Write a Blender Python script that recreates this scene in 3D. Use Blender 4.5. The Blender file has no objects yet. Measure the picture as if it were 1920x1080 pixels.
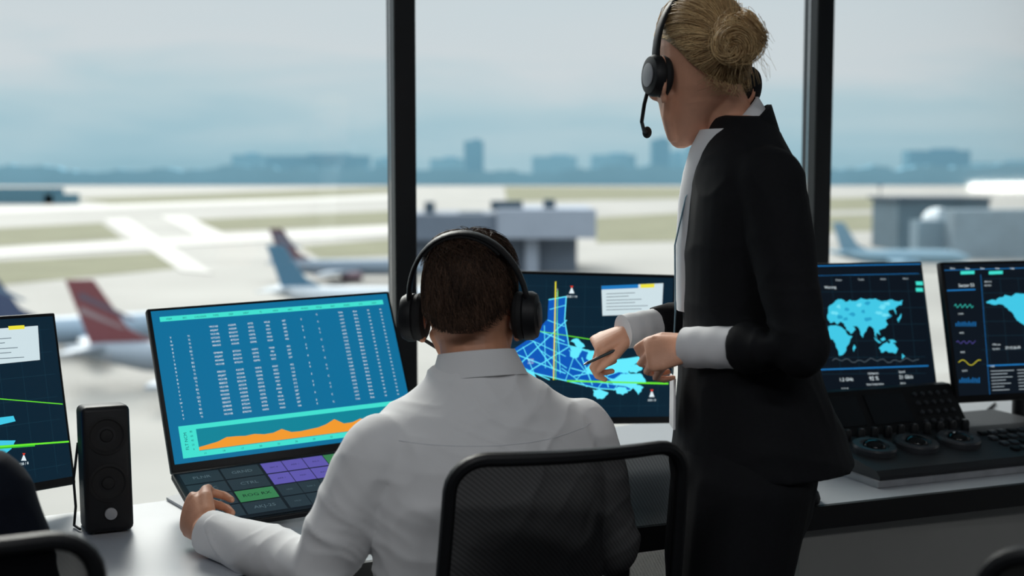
import bpy, bmesh, math, random
import numpy as np
from mathutils import Vector as V, Matrix, noise
from mathutils.bvhtree import BVHTree
random.seed(4)
sc=bpy.context.scene; COL=sc.collection
PI=math.pi
sc.view_settings.view_transform='Standard'
# ------------------------------------------------------------------ camera maths
CAMZ=1.42; FPX=2400.; TILT=math.atan(205/2400)
ct,st=math.cos(TILT),math.sin(TILT)
CF=V((0,ct,-st)); CU=V((0,st,ct)); CR=V((1,0,0)); CAM=V((0,0,CAMZ))
def ray(px,py): return CF+CR*((px-960)/FPX)-CU*((py-540)/FPX)
def at(px,py,Y):
    d=ray(px,py); return CAM+d*(Y/d.y)
def atz(px,py,z):
    d=ray(px,py); return CAM+d*((z-CAMZ)/d.z)
def proj(p):
    d=V(p)-CAM; k=d.dot(CF); return (960+FPX*d.x/k, 540-FPX*d.dot(CU)/k)
# ------------------------------------------------------------------ materials
def lin(c):
    r=[]
    for x in c:
        x/=255.; r.append(x/12.92 if x<=.04045 else ((x+.055)/1.055)**2.4)
    return (*r,1)
def mat(name,col,rough=.5,metal=0,var=.12,scale=30,bump=0,bscale=80,stretch=(1,1,1),spec=.5,sheen=0,bdist=.004,ridged=False):
    m=bpy.data.materials.new(name); m.use_nodes=True; nt=m.node_tree; N=nt.nodes; L=nt.links
    b=N['Principled BSDF']; b.inputs['Roughness'].default_value=rough; b.inputs['Metallic'].default_value=metal
    b.inputs['Specular IOR Level'].default_value=spec
    if sheen: b.inputs['Sheen Weight'].default_value=sheen
    tc=N.new('ShaderNodeTexCoord'); mp=N.new('ShaderNodeMapping'); mp.inputs['Scale'].default_value=stretch
    L.new(tc.outputs['Object'],mp.inputs['Vector'])
    nz=N.new('ShaderNodeTexNoise'); nz.inputs['Scale'].default_value=scale; nz.inputs['Detail'].default_value=4
    L.new(mp.outputs['Vector'],nz.inputs['Vector'])
    cr=N.new('ShaderNodeValToRGB'); c=lin(col)
    cr.color_ramp.elements[0].position=.3; cr.color_ramp.elements[1].position=.7
    cr.color_ramp.elements[0].color=(*[x*(1-var) for x in c[:3]],1); cr.color_ramp.elements[1].color=(*[min(1,x*(1+var)) for x in c[:3]],1)
    L.new(nz.outputs['Fac'],cr.inputs['Fac']); L.new(cr.outputs['Color'],b.inputs['Base Color'])
    if bump:
        n2=N.new('ShaderNodeTexNoise'); n2.inputs['Scale'].default_value=bscale; n2.inputs['Detail'].default_value=3
        if ridged:
            n2.noise_type='RIDGED_MULTIFRACTAL'; n2.inputs['Detail'].default_value=1.5; n2.inputs['Distortion'].default_value=.8
        L.new(mp.outputs['Vector'],n2.inputs['Vector'])
        bp=N.new('ShaderNodeBump'); bp.inputs['Strength'].default_value=bump; bp.inputs['Distance'].default_value=bdist
        L.new(n2.outputs['Fac'],bp.inputs['Height']); L.new(bp.outputs['Normal'],b.inputs['Normal'])
    return m
def em(name,col,s=1.0):
    m=bpy.data.materials.new(name); m.use_nodes=True; nt=m.node_tree; N=nt.nodes
    b=N['Principled BSDF']; b.inputs['Base Color'].default_value=(.01,.01,.01,1); b.inputs['Roughness'].default_value=.5
    b.inputs['Specular IOR Level'].default_value=.15
    b.inputs['Emission Color'].default_value=lin(col); b.inputs['Emission Strength'].default_value=s
    return m
def ramp_hair(name,c0,c1,rough=.4,spec=.35):
    m=bpy.data.materials.new(name); m.use_nodes=True; nt=m.node_tree; N=nt.nodes; L=nt.links
    b=N['Principled BSDF']; b.inputs['Roughness'].default_value=rough; b.inputs['Specular IOR Level'].default_value=spec
    a=N.new('ShaderNodeAttribute'); a.attribute_name='tone'
    cr=N.new('ShaderNodeValToRGB'); cr.color_ramp.elements[0].color=lin(c0); cr.color_ramp.elements[1].color=lin(c1)
    L.new(a.outputs['Fac'],cr.inputs['Fac']); L.new(cr.outputs['Color'],b.inputs['Base Color'])
    return m
def mesh_fabric(name,alpha):
    m=bpy.data.materials.new(name); m.use_nodes=True; nt=m.node_tree; N=nt.nodes; L=nt.links
    b=N['Principled BSDF']; b.inputs['Base Color'].default_value=(.005,.005,.006,1); b.inputs['Roughness'].default_value=.9; b.inputs['Specular IOR Level'].default_value=.05
    t=N.new('ShaderNodeBsdfTransparent'); mx=N.new('ShaderNodeMixShader')
    tc=N.new('ShaderNodeTexCoord'); w=N.new('ShaderNodeTexWave'); w.inputs['Scale'].default_value=95; w.bands_direction='DIAGONAL'
    L.new(tc.outputs['Object'],w.inputs['Vector'])
    mr=N.new('ShaderNodeMapRange'); mr.inputs['To Min'].default_value=alpha-.03; mr.inputs['To Max'].default_value=alpha+.03
    L.new(w.outputs['Fac'],mr.inputs['Value']); L.new(mr.outputs['Result'],mx.inputs['Fac'])
    L.new(b.outputs[0],mx.inputs[1]); L.new(t.outputs[0],mx.inputs[2])
    L.new(mx.outputs[0],N['Material Output'].inputs['Surface'])
    return m
def glass_mat():
    m=bpy.data.materials.new('window glass'); m.use_nodes=True; nt=m.node_tree; N=nt.nodes; L=nt.links
    N.remove(N['Principled BSDF'])
    t=N.new('ShaderNodeBsdfTransparent'); t.inputs['Color'].default_value=(.97,.99,.99,1)
    g=N.new('ShaderNodeBsdfGlossy'); g.inputs['Roughness'].default_value=.06
    f=N.new('ShaderNodeFresnel'); f.inputs['IOR'].default_value=1.4
    mx=N.new('ShaderNodeMixShader'); L.new(f.outputs[0],mx.inputs['Fac']); L.new(t.outputs[0],mx.inputs[1]); L.new(g.outputs[0],mx.inputs[2])
    L.new(mx.outputs[0],N['Material Output'].inputs['Surface'])
    return m
M_black=mat('black plastic',(19,20,23),.5,spec=.35); M_dark=mat('dark grey plastic',(36,38,42),.5); M_rubber=mat('soft black padding',(14,14,16),.75)
M_dial=mat('grey dial plastic',(62,65,70),.35); M_knob=mat('knob plastic',(28,30,33),.3)
M_chrome=mat('brushed metal',(150,152,156),.3,1.0); M_grey=mat('silver grey plastic',(160,162,166),.45)
M_shirt=mat('white cotton',(241,241,242),.8,var=.012,bump=.42,bscale=6,bdist=.010,stretch=(1,1,.7),ridged=True)
M_wshirt=mat('white blouse cotton',(248,248,250),.75,var=.01,bump=.25,bscale=14,bdist=.006,ridged=True)
M_suit=mat('black wool',(18,19,23),.85,var=.15,scale=200,bump=.35,bscale=6,spec=.3,bdist=.012,ridged=True)
M_navy=mat('dark navy jacket cloth',(14,20,32),.85,var=.15,scale=200,spec=.2)
M_trouser=mat('charcoal trousers',(26,27,32),.85,scale=200)
M_shoe=mat('black leather',(14,13,13),.35)
M_skin=mat('skin',(242,180,148),.5,var=.05,scale=40,bump=.08,bscale=300); M_skinm=mat('skin tan',(216,156,124),.5,var=.05,scale=40,bump=.08,bscale=300)
M_eye=mat('eye white',(225,222,218),.2)
M_blond=ramp_hair('blond hair',(122,80,44),(255,222,166),.45); M_brown=ramp_hair('dark brown hair',(22,16,13),(106,80,64),.55,.25)
M_desk=mat('pale grey laminate',(184,188,194),.35,var=.03,scale=8); M_edge=mat('black desk edge',(16,16,18),.5)
M_panel=mat('grey desk panel',(164,164,160),.6,var=.04,scale=6)
M_frame=mat('black window frame',(22,26,30),.4); M_wall=mat('grey wall paint',(140,142,146),.8,var=.04); M_carpet=mat('dark carpet',(56,58,62),.95,scale=120,bump=.3)
M_ceil=mat('ceiling paint',(180,182,185),.9,var=.03)
M_glass=glass_mat()
# ------------------------------------------------------------------ mesh builder
class MB:
    def __init__(s): s.v=[]; s.f=[]; s.tone=[]; s.ct=.5
    def add(s,vs,fs):
        b=len(s.v)
        s.v+=[(p[0],p[1],p[2]) for p in vs]; s.tone+=[s.ct]*len(vs); s.f+=[tuple(i+b for i in f) for f in fs]
    def box(s,c,size,M=None,bev=0,seg=2):
        bm=bmesh.new(); bmesh.ops.create_cube(bm,size=1)
        for v in bm.verts: v.co=V((v.co.x*size[0],v.co.y*size[1],v.co.z*size[2]))
        if bev: bmesh.ops.bevel(bm,geom=bm.edges[:],offset=bev,segments=seg,affect='EDGES',profile=.5)
        bm.verts.index_update()
        vs=[v.co+V(c) for v in bm.verts]
        if M is not None: vs=[M@p for p in vs]
        s.add(vs,[[v.index for v in f.verts] for f in bm.faces]); bm.free(); return s
    def loft(s,secs,n=24,cap=True):
        vs=[];fs=[]
        for c,ax,ay in secs:
            for i in range(n):
                a=2*PI*i/n; vs.append(V(c)+V(ax)*math.cos(a)+V(ay)*math.sin(a))
        for k in range(len(secs)-1):
            for i in range(n):
                j=(i+1)%n; fs.append((k*n+i,k*n+j,(k+1)*n+j,(k+1)*n+i))
        if cap:
            fs.append(tuple(range(n-1,-1,-1))); fs.append(tuple((len(secs)-1)*n+i for i in range(n)))
        s.add(vs,fs); return s
    def tube(s,path,rad,n=12,round_=True,flat=1.0,ref=None):
        P=[V(p) for p in path]
        R=list(rad) if hasattr(rad,'__len__') else [rad]*len(P)
        T=[]
        for i in range(len(P)):
            a=P[max(0,i-1)]; b=P[min(len(P)-1,i+1)]; T.append((b-a).normalized())
        up=V(ref) if ref is not None else (V((0,0,1)) if abs(T[0].z)<.9 else V((1,0,0)))
        secs=[]
        for i in range(len(P)):
            x=up.cross(T[i])
            if x.length<1e-5: x=V((1,0,0)).cross(T[i])
            x.normalize(); y=T[i].cross(x).normalized(); up=y if ref is None else up
            secs.append((P[i],x*R[i],y*R[i]*flat,T[i],R[i]))
        out=[]
        if round_:
            c,x,y,t,r=secs[0]
            for q in (.25,.6,.87): out.append((c-t*r*math.sqrt(1-q*q),x*q,y*q))
        out+=[(c,x,y) for c,x,y,t,r in secs]
        if round_:
            c,x,y,t,r=secs[-1]
            for q in (.87,.6,.25): out.append((c+t*r*math.sqrt(1-q*q),x*q,y*q))
        return s.loft(out,n)
    def sphere(s,c,r,M=None,seg=24,rings=14):
        vs=[];fs=[]
        r=r if hasattr(r,'__len__') else (r,r,r)
        for k in range(1,rings):
            t=PI*k/rings
            for i in range(seg):
                a=2*PI*i/seg; vs.append(V((c[0]+r[0]*math.sin(t)*math.cos(a),c[1]+r[1]*math.sin(t)*math.sin(a),c[2]+r[2]*math.cos(t))))
        top=len(vs); vs.append(V((c[0],c[1],c[2]+r[2]))); vs.append(V((c[0],c[1],c[2]-r[2])))
        for k in range(rings-2):
            for i in range(seg):
                j=(i+1)%seg; fs.append((k*seg+i,(k+1)*seg+i,(k+1)*seg+j,k*seg+j))
        for i in range(seg):
            j=(i+1)%seg; fs.append((top,i,j)); b=(rings-2)*seg; fs.append((top+1,b+j,b+i))
        if M is not None: vs=[M@p for p in vs]
        s.add(vs,fs); return s
    def lathe(s,prof,M,n=28):
        vs=[];fs=[]
        for r,z in prof:
            for i in range(n):
                a=2*PI*i/n; vs.append(M@V((r*math.cos(a),r*math.sin(a),z)))
        for k in range(len(prof)-1):
            for i in range(n):
                j=(i+1)%n; fs.append((k*n+i,k*n+j,(k+1)*n+j,(k+1)*n+i))
        fs.append(tuple(range(n-1,-1,-1))); fs.append(tuple((len(prof)-1)*n+i for i in range(n)))
        s.add(vs,fs); return s
    def prism(s,poly,M,t0,t1):
        n=len(poly)
        vs=[M@V((p[0],p[1],t0)) for p in poly]+[M@V((p[0],p[1],t1)) for p in poly]
        fs=[tuple(range(n-1,-1,-1)),tuple(range(n,2*n))]+[(i,(i+1)%n,n+(i+1)%n,n+i) for i in range(n)]
        s.add(vs,fs); return s
    def band(s,top,bot,th,ctr,n=48,a0=0,a1=2*PI):
        vs=[];fs=[];closed=abs(a1-a0-2*PI)<1e-4; cnt=n if closed else n+1
        for i in range(cnt):
            a=a0+(a1-a0)*i/n; t=top(a); b=bot(a)
            ot=(t-V(ctr)); ot.z=0; ot.normalize()
            vs+=[t,b,b-ot*th,t-ot*th]
        for i in range(n):
            j=(i+1)%cnt
            for k in range(4):
                l=(k+1)%4; fs.append((i*4+k,i*4+l,j*4+l,j*4+k))
        if not closed: fs+=[(0,1,2,3),tuple((cnt-1)*4+k for k in (3,2,1,0))]
        s.add(vs,fs); return s
    def torus(s,R,r,M,n=32,m=10):
        vs=[];fs=[]
        for i in range(n):
            a=2*PI*i/n
            for k in range(m):
                b=2*PI*k/m; vs.append(M@V(((R+r*math.cos(b))*math.cos(a),(R+r*math.cos(b))*math.sin(a),r*math.sin(b))))
        for i in range(n):
            for k in range(m):
                fs.append((i*m+k,((i+1)%n)*m+k,((i+1)%n)*m+(k+1)%m,i*m+(k+1)%m))
        s.add(vs,fs); return s
    def text(s,t,M,size,align='C'):
        vs,fs,w=text_geo(t); off={'C':-w/2,'L':0,'R':-w}[align]
        s.add([M@V(((p[0]+off)*size,p[1]*size,0)) for p in vs],fs); return s
    def build(s,name,m,parent=None,smooth=False,angle=35,local=False,tone=False):
        me=bpy.data.meshes.new(name)
        off=V((0,0,0)); p=parent
        if not local:
            while p is not None: off=off+p.location; p=p.parent
        me.from_pydata([(a-off.x,b-off.y,c-off.z) for a,b,c in s.v],[],s.f)
        if tone:
            at_=me.attributes.new('tone','FLOAT','POINT'); at_.data.foreach_set('value',s.tone)
        me.materials.append(m)
        o=bpy.data.objects.new(name,me); COL.objects.link(o)
        if parent is not None: o.parent=parent
        me.validate()
        bm=bmesh.new(); bm.from_mesh(me); bmesh.ops.recalc_face_normals(bm,faces=bm.faces[:]); bm.to_mesh(me); bm.free()
        if smooth:
            me.polygons.foreach_set('use_smooth',[True]*len(me.polygons))
            if angle: me.set_sharp_from_angle(angle=math.radians(angle))
        return o
TC={}
def text_geo(t):
    if t in TC: return TC[t]
    cu=bpy.data.curves.new('lettering','FONT'); cu.body=t; cu.size=1; cu.resolution_u=2
    o=bpy.data.objects.new('lettering',cu); COL.objects.link(o)
    dg=bpy.context.evaluated_depsgraph_get(); e=o.evaluated_get(dg); me=e.to_mesh()
    vs=[tuple(v.co) for v in me.vertices]; fs=[tuple(p.vertices) for p in me.polygons]; e.to_mesh_clear()
    bpy.data.objects.remove(o); bpy.data.curves.remove(cu)
    w=max([v[0] for v in vs]) if vs else 0
    TC[t]=(vs,fs,w); return TC[t]
def tag(o,label,cat,group=None,kind=None):
    o['label']=label; o['category']=cat
    if group: o['group']=group
    if kind: o['kind']=kind
    return o
def thing(name,label,cat,loc=(0,0,0),rz=0,group=None):
    o=bpy.data.objects.new(name,None); COL.objects.link(o); o.location=loc; o.rotation_euler=(0,0,rz); o.empty_display_size=.1
    return tag(o,label,cat,group)
def struct(o): o['kind']='structure'; return o
def remesh(o,vox,it=4,fac=.5,fn=None):
    ms=list(o.data.materials)
    md=o.modifiers.new('r','REMESH'); md.mode='VOXEL'; md.voxel_size=vox
    s2=o.modifiers.new('s','SMOOTH'); s2.iterations=it; s2.factor=fac
    dg=bpy.context.evaluated_depsgraph_get(); dg.update()
    me=bpy.data.meshes.new_from_object(o.evaluated_get(dg)); o.modifiers.clear(); o.data=me
    if not me.materials:
        for m in ms: me.materials.append(m)
    if fn:
        co=[v.co.copy() for v in me.vertices]; no=[v.normal.copy() for v in me.vertices]
        out=[]
        for c,n in zip(co,no):
            p=c+n*fn(c); out+=[p.x,p.y,p.z]
        me.vertices.foreach_set('co',out); me.update()
    me.polygons.foreach_set('use_smooth',[True]*len(me.polygons))
    return o
def frame(loc,yaw=0,tilt=0,roll=0):
    return Matrix.Translation(V(loc))@Matrix.Rotation(yaw,4,'Z')@Matrix.Rotation(-tilt,4,'X')@Matrix.Rotation(roll,4,'Y')
# ------------------------------------------------------------------ room shell
DZ=.79
def wl(X): return 3.35+.4*X
XL,XR,YB,CZ=-2.6,3.2,-2.5,2.9
I4=Matrix.Identity(4)
poly=[(XL,YB),(XR,YB),(XR,wl(XR)),(XL,wl(XL))]
struct(MB().prism(poly,I4,-.2,0).build('floor',M_carpet)); struct(MB().prism(poly,I4,CZ,CZ+.2).build('ceiling',M_ceil))
struct(MB().box(((XL+XR)/2,YB-.05,CZ/2),(XR-XL+.2,.1,CZ)).build('wall_back',M_wall))
struct(MB().box((XL-.05,(YB+wl(XL))/2,CZ/2),(.1,wl(XL)-YB,CZ)).build('wall_left',M_wall))
struct(MB().box((XR+.05,(YB+wl(XR))/2,CZ/2),(.1,wl(XR)-YB,CZ)).build('wall_right',M_wall))
WY=math.atan(.4); wu=V((math.cos(WY),math.sin(WY),0)); wv=V((-wu.y,wu.x,0))
step=1.172
xs=[XL+.03]+[-.268-step]+[-.268,.898]+[.898+step]+[XR-.03]
for i,x in enumerate(xs):
    M=frame((x,wl(x),0),WY)
    struct(MB().box((0,.034,CZ/2),(.057,.070,CZ),M,.003).build('trim_%d'%(i+1),M_frame))
for i in range(len(xs)-1):
    a,b=xs[i],xs[i+1]; xm=(a+b)/2; w=(b-a)/math.cos(WY)-.058
    M=frame((xm,wl(xm),0),WY)
    g=struct(MB().box((0,.04,CZ/2),(w,.004,CZ-.16),M).build('window_%d'%(i+1),M_glass))
    f=MB()
    f.box((0,.032,.05),(w,.06,.1),M); f.build('window_rail',M_frame,g)
    f=MB(); f.box((0,.032,CZ-.05),(w,.06,.1),M); f.build('window_rail',M_frame,g)
def area(name,loc,sx,sy,e,rot=(0,0,0),col=(1,1,1),parent=None):
    l=bpy.data.lights.new(name,'AREA'); l.shape='RECTANGLE'; l.size=sx; l.size_y=sy; l.energy=e; l.color=col
    o=bpy.data.objects.new(name,l); COL.objects.link(o); o.location=loc; o.rotation_euler=rot
    if parent: o.parent=parent; o.location=V(loc)-parent.location
    return o
for i,(x,y,lb,e) in enumerate([(-.9,-.1,'added long fill lamp under the ceiling, left of the room',15),(1.1,-.4,'added long fill lamp under the ceiling, right of the room',18)]):
    t=thing('fill_lamp',lb,'lamp',(x,y,CZ-.05))  # unseen lamps added to give the room soft fill light
    MB().box((x,y,CZ-.025),(1.3,.34,.05),None,.008).build('housing',M_grey,t)
    area('fill_light',(x,y,CZ-.06),1.2,.28,e,(0,0,0),(.96,.98,1.),t)
t=thing('reflection_lamp','short strip lamp added on the right wall for its window reflection','lamp',(XR,3.22,1.36))  # added lamp, placed so the window glass mirrors it as a white glare
MB().box((XR-.015,3.22,1.385),(.03,.34,.08),None,.008).build('housing',M_grey,t)
MB().box((XR-.035,3.22,1.385),(.012,.30,.045),None,.004).build('diffuser',em('strip lamp glow',(255,250,240),14),t)
# ------------------------------------------------------------------ world, sun
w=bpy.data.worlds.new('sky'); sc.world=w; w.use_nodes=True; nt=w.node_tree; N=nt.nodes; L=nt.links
bg=N['Background']; tc=N.new('ShaderNodeTexCoord'); sx=N.new('ShaderNodeSeparateXYZ'); L.new(tc.outputs['Generated'],sx.inputs[0])
mp=N.new('ShaderNodeMapping'); mp.inputs['Scale'].default_value=(3.2,3.2,17); mp.inputs['Rotation'].default_value=(.04,.09,0); L.new(tc.outputs['Generated'],mp.inputs['Vector'])
nz=N.new('ShaderNodeTexNoise'); nz.inputs['Scale'].default_value=1.5; nz.inputs['Detail'].default_value=6; nz.inputs['Distortion'].default_value=.5; L.new(mp.outputs[0],nz.inputs['Vector'])
ma=N.new('ShaderNodeMath'); ma.operation='MULTIPLY_ADD'; ma.inputs[1].default_value=.12; L.new(nz.outputs['Fac'],ma.inputs[0])
sb=N.new('ShaderNodeMath'); sb.operation='SUBTRACT'; sb.inputs[1].default_value=.052; L.new(sx.outputs['Z'],sb.inputs[0]); L.new(sb.outputs[0],ma.inputs[2])
cr=N.new('ShaderNodeValToRGB'); e=cr.color_ramp.elements
e[0].position=0; e[0].color=lin((154,190,204)); e[1].position=1; e[1].color=lin((222,228,232))
for p,c in ((.03,(168,199,211)),(.065,(188,209,217)),(.105,(212,218,222)),(.17,(208,217,222))):
    k=e.new(p); k.color=lin(c)
L.new(ma.outputs[0],cr.inputs['Fac']); L.new(cr.outputs['Color'],bg.inputs['Color'])
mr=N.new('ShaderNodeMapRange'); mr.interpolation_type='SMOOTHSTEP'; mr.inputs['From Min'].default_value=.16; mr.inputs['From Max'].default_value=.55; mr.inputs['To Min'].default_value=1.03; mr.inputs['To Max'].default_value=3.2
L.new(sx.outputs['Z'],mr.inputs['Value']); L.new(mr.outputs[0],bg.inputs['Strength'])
sl=bpy.data.lights.new('sun','SUN'); sl.energy=2.9; sl.angle=.4; sl.color=(1,.95,.87)
so=bpy.data.objects.new('sun',sl); COL.objects.link(so); so.rotation_euler=(math.radians(-55),0,math.radians(22)); so.location=(-10,40,30)
# ------------------------------------------------------------------ airfield outside
GZ=-22.
M_conc=mat('pale concrete apron',(146,142,136),.8,var=.13,scale=.02,bump=0,spec=.2); M_grass=mat('dry grass',(118,116,96),.95,var=.12,scale=.05,spec=.1)
M_run=mat('bright taxiway',(178,173,167),.8,var=.05,scale=.02,spec=.2)
struct(MB().prism([(-9000,60),(9000,60),(9000,12000),(-9000,12000)],I4,GZ-1,GZ).build('ground',M_conc))
gp=[([(-60,431),(190,418),(232,448),(-60,466)],'dry grass patch at the far left between taxiways'),
([(-60,493),(290,474),(338,503),(-60,541)],'dry grass patch behind the red tailed airliner'),
([(360,412),(745,395),(745,421),(415,434)],'long dry grass patch left of the mullion'),
([(560,462),(760,446),(760,478),(600,486)],'dry grass patch behind the maroon tailed airliner'),
([(130,372),(745,350),(745,361),(260,390)],'thin far grass strip in the left window'),
([(945,350),(1330,352),(1330,372),(950,378)],'far grass strip behind the terminal building'),
([(1118,408),(1300,398),(1300,452),(1118,456)],'dry grass patch right of the terminal building'),
([(1540,372),(1700,368),(1700,392),(1540,396)],'far grass strip in the right window'),
([(1540,404),(1700,400),(1700,432),(1540,436)],'dry grass patch left of the dark hangar')]
for pts,lb in gp:
    q=[atz(a,b,GZ) for a,b in pts]
    tag(MB().prism([(p.x,p.y) for p in q],I4,GZ,GZ+.1).build('grass_field',M_grass),lb,'grass',None,'stuff')
for i,pts in enumerate(([(-60,392),(745,366),(745,372),(-60,402)],[(300,405),(350,405),(440,450),(385,452)],[(195,412),(240,410),(400,515),(340,510)],[(-60,471),(740,424),(740,440),(-60,486)],[(785,338.2),(940,338.6),(945,345),(785,347)])):
    q=[atz(a,b,GZ) for a,b in pts]
    struct(MB().prism([(p.x,p.y) for p in q],I4,GZ-.5,GZ+.2+.08*i).build('ground_taxiway',M_run))
def airliner(label,px,D,head,cf,cb,cs=None):
    X=(px-960)/FPX*D; c,s_=math.cos(head),math.sin(head)
    t=thing('airliner',label,'airplane',(X+18.2*c,D+18.2*s_,GZ),head)
    mb=mat('fuselage paint',cb,.45,var=.02,scale=.3); mf=mat('tail paint',cf,.5,var=.04,scale=.3)
    f=MB(); pr=[(-18.5,4.6,.25),(-17,4.4,.6),(-14,4.0,1.15),(-10,3.5,1.7),(-6,3.25,1.9),(10,3.2,1.9),(13,3.15,1.8),(15.5,3.0,1.45),(17.5,2.8,.85),(18.5,2.7,.25)]
    f.loft([(V((x,0,z)),V((0,r,0)),V((0,0,r))) for x,z,r in pr],20); f.build('fuselage',mb,t,True,local=True)
    Ry=Matrix.Rotation(PI/2,4,'X')
    MB().prism([(-8.5,5.0),(-15.6,4.7),(-18.2,12.2),(-15.2,12.2),(-11.5,6.6)],Ry,-.16,.16).build('tail_fin',mf,t,local=True)
    if cs:
        for k,cc in enumerate(cs):
            MB().prism([(-10.6-k*1.1,7.6-k*.9),(-11.3-k*1.1,7.6-k*.9),(-16.9,10.2-k*1.6),(-16.6,10.8-k*1.6)],Ry,-.18,.18).build('tail_stripe',mat('tail stripe',cc,.4),t,local=True)
    for sg in (-1,1):
        MB().prism([(-13.4,0),(-16.4,0),(-18.4,sg*6.6),(-17,sg*6.6)],Matrix.Translation((0,0,4.7)),-.12,.12).build('stabilizer',mb,t,local=True)
        MB().prism([(3.5,0),(-4,0),(-5.5,sg*6),(-7.5,sg*17),(-6,sg*17),(-1,sg*6)],Matrix.Translation((0,0,2.6)),-.2,.2).build('wing',mb,t,local=True)
        e=MB(); e.loft([(V((x,sg*5.2,1.6)),V((0,r,0)),V((0,0,r))) for x,r in ((-2,.5),(-1,.8),(1,1.05),(2.6,1.0),(2.8,.85))],16); e.build('engine',mf,t,True,local=True)
    for x,y in ((-1.5,-2.6),(-1.5,2.6),(13.5,0)):
        g=MB(); g.tube([(x,y,2.2),(x,y,.6)],.16,8); g.sphere((x,y,.6),(.6,.25,.6),None,16,10); g.build('landing_gear',M_dark,t,True,local=True)
    return t
airliner('airliner with red striped tail parked nearest, left window',120,142,math.radians(8),(106,52,57),(126,136,147),[(80,72,86),(130,112,116)])
airliner('airliner with dark maroon tail parked farthest away',504,290,math.radians(6),(84,62,72),(102,116,130),[(94,114,132)])
airliner('white airliner with blue tail parked in front of the maroon tailed one',499,218,math.radians(-4),(62,102,126),(168,174,180),None)
airliner('airliner with dark blue tail cut by the left picture edge',-70,162,math.radians(35),(54,66,94),(122,140,156),[(90,110,130)])
airliner('pale blue airliner beside the dark hangar in the right window',1560,330,math.radians(4),(96,128,146),(108,138,154),None)
M_term=mat('terminal cladding',(132,140,153),.8,var=.04,scale=.2); M_term2=mat('terminal dark glazing',(88,98,112),.7,var=.06,scale=.3); M_roofu=mat('rooftop unit',(54,70,82),.8,scale=.5)
def slab(mb,x0,x1,y0,y1,D,th):
    a=at(x0,y1,D); b=at(x1,y0,D); mb.box(((a.x+b.x)/2,D+th/2,(a.z+b.z)/2),(b.x-a.x,th,b.z-a.z)); return mb
def base_slab(mb,x0,x1,y0,D,th):
    a=at(x0,y0,D); b=at(x1,y0,D); mb.box(((a.x+b.x)/2,D+th/2,(a.z+GZ)/2),(b.x-a.x,th,a.z-GZ)); return mb
t=thing('terminal_building','pale grey terminal building with overhanging upper floor and rooftop units','building',(0,330,GZ))
base_slab(MB(),740,1082,446,320,30).build('wall',M_term2,t); slab(MB(),932,1118,393,447,312,44).build('upper_floor',M_term,t)
slab(MB(),740,934,402,450,314,40).build('upper_floor',M_term2,t); base_slab(MB(),985,1010,447,316,3).build('pier',M_term,t)
for a,b,c,d in ((920,980,377,394),(796,812,379,403),(1020,1041,374,394),(860,905,398,404)): slab(MB(),a,b,c,d,322,8).build('rooftop_unit',M_roofu,t)
t=thing('hangar','dark hangar with lower blue grey annex in the right window','building',(120,420,GZ))
base_slab(MB(),1685,1856,373,416,30).build('wall',mat('hangar wall',(72,93,105),.8,scale=.2),t)
base_slab(MB(),1790,2050,394,372,14).build('annex',mat('annex wall',(114,130,140),.8,scale=.2),t); base_slab(MB(),1722,1800,414,380,8).build('annex',mat('annex wall low',(104,124,136),.8,scale=.2),t); slab(MB(),1680,1860,370,376,415,33).build('roof',M_roofu,t)
p=at(1757,414,392)
tag(MB().sphere((p.x,p.y,p.z),(4.6,3.5,4.0)).build('storage_dome',mat('white dome',(214,218,220),.5,scale=.4),None,True),'white rounded dome in front of the dark hangar','dome')
t=thing('light_mast','thin tall floodlight mast left of the dark hangar','mast',at(1650,430,560)); t.location.z=GZ
p=at(1650,348,560); MB().tube([(p.x,p.y,GZ),(p.x,p.y,p.z)],.25,8).build('pole',M_roofu,t); MB().box((p.x,p.y,p.z),(2.0,.6,.6)).build('lamp_head',M_roofu,t)
def hz(n,c): return mat(n,c,.95,var=.04,scale=.004,spec=0)  # distance haze is put into these base colours
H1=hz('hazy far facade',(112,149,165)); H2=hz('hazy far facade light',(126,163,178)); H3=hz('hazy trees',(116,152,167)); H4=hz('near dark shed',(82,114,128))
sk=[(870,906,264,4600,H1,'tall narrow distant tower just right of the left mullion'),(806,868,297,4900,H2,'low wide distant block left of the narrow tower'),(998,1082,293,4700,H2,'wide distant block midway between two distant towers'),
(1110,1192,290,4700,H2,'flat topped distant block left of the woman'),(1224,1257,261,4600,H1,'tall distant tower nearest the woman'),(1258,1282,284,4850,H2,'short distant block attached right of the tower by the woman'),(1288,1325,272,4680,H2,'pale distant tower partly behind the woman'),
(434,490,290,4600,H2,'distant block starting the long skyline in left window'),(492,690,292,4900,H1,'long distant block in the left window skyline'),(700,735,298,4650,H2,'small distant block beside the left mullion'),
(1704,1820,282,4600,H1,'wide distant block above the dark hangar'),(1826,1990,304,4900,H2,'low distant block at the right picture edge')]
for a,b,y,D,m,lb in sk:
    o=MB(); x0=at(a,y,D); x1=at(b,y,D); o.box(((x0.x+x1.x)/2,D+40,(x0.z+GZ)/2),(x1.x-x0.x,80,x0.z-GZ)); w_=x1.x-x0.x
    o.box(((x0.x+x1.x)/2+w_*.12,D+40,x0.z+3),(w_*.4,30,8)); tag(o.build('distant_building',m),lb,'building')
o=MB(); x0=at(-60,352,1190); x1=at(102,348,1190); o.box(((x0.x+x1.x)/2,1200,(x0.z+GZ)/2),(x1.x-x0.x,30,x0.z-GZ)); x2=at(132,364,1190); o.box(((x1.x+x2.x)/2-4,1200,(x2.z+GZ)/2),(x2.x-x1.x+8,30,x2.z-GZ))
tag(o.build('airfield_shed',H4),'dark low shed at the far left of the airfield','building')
x=-2600.; tl=MB(); top=[]
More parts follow.
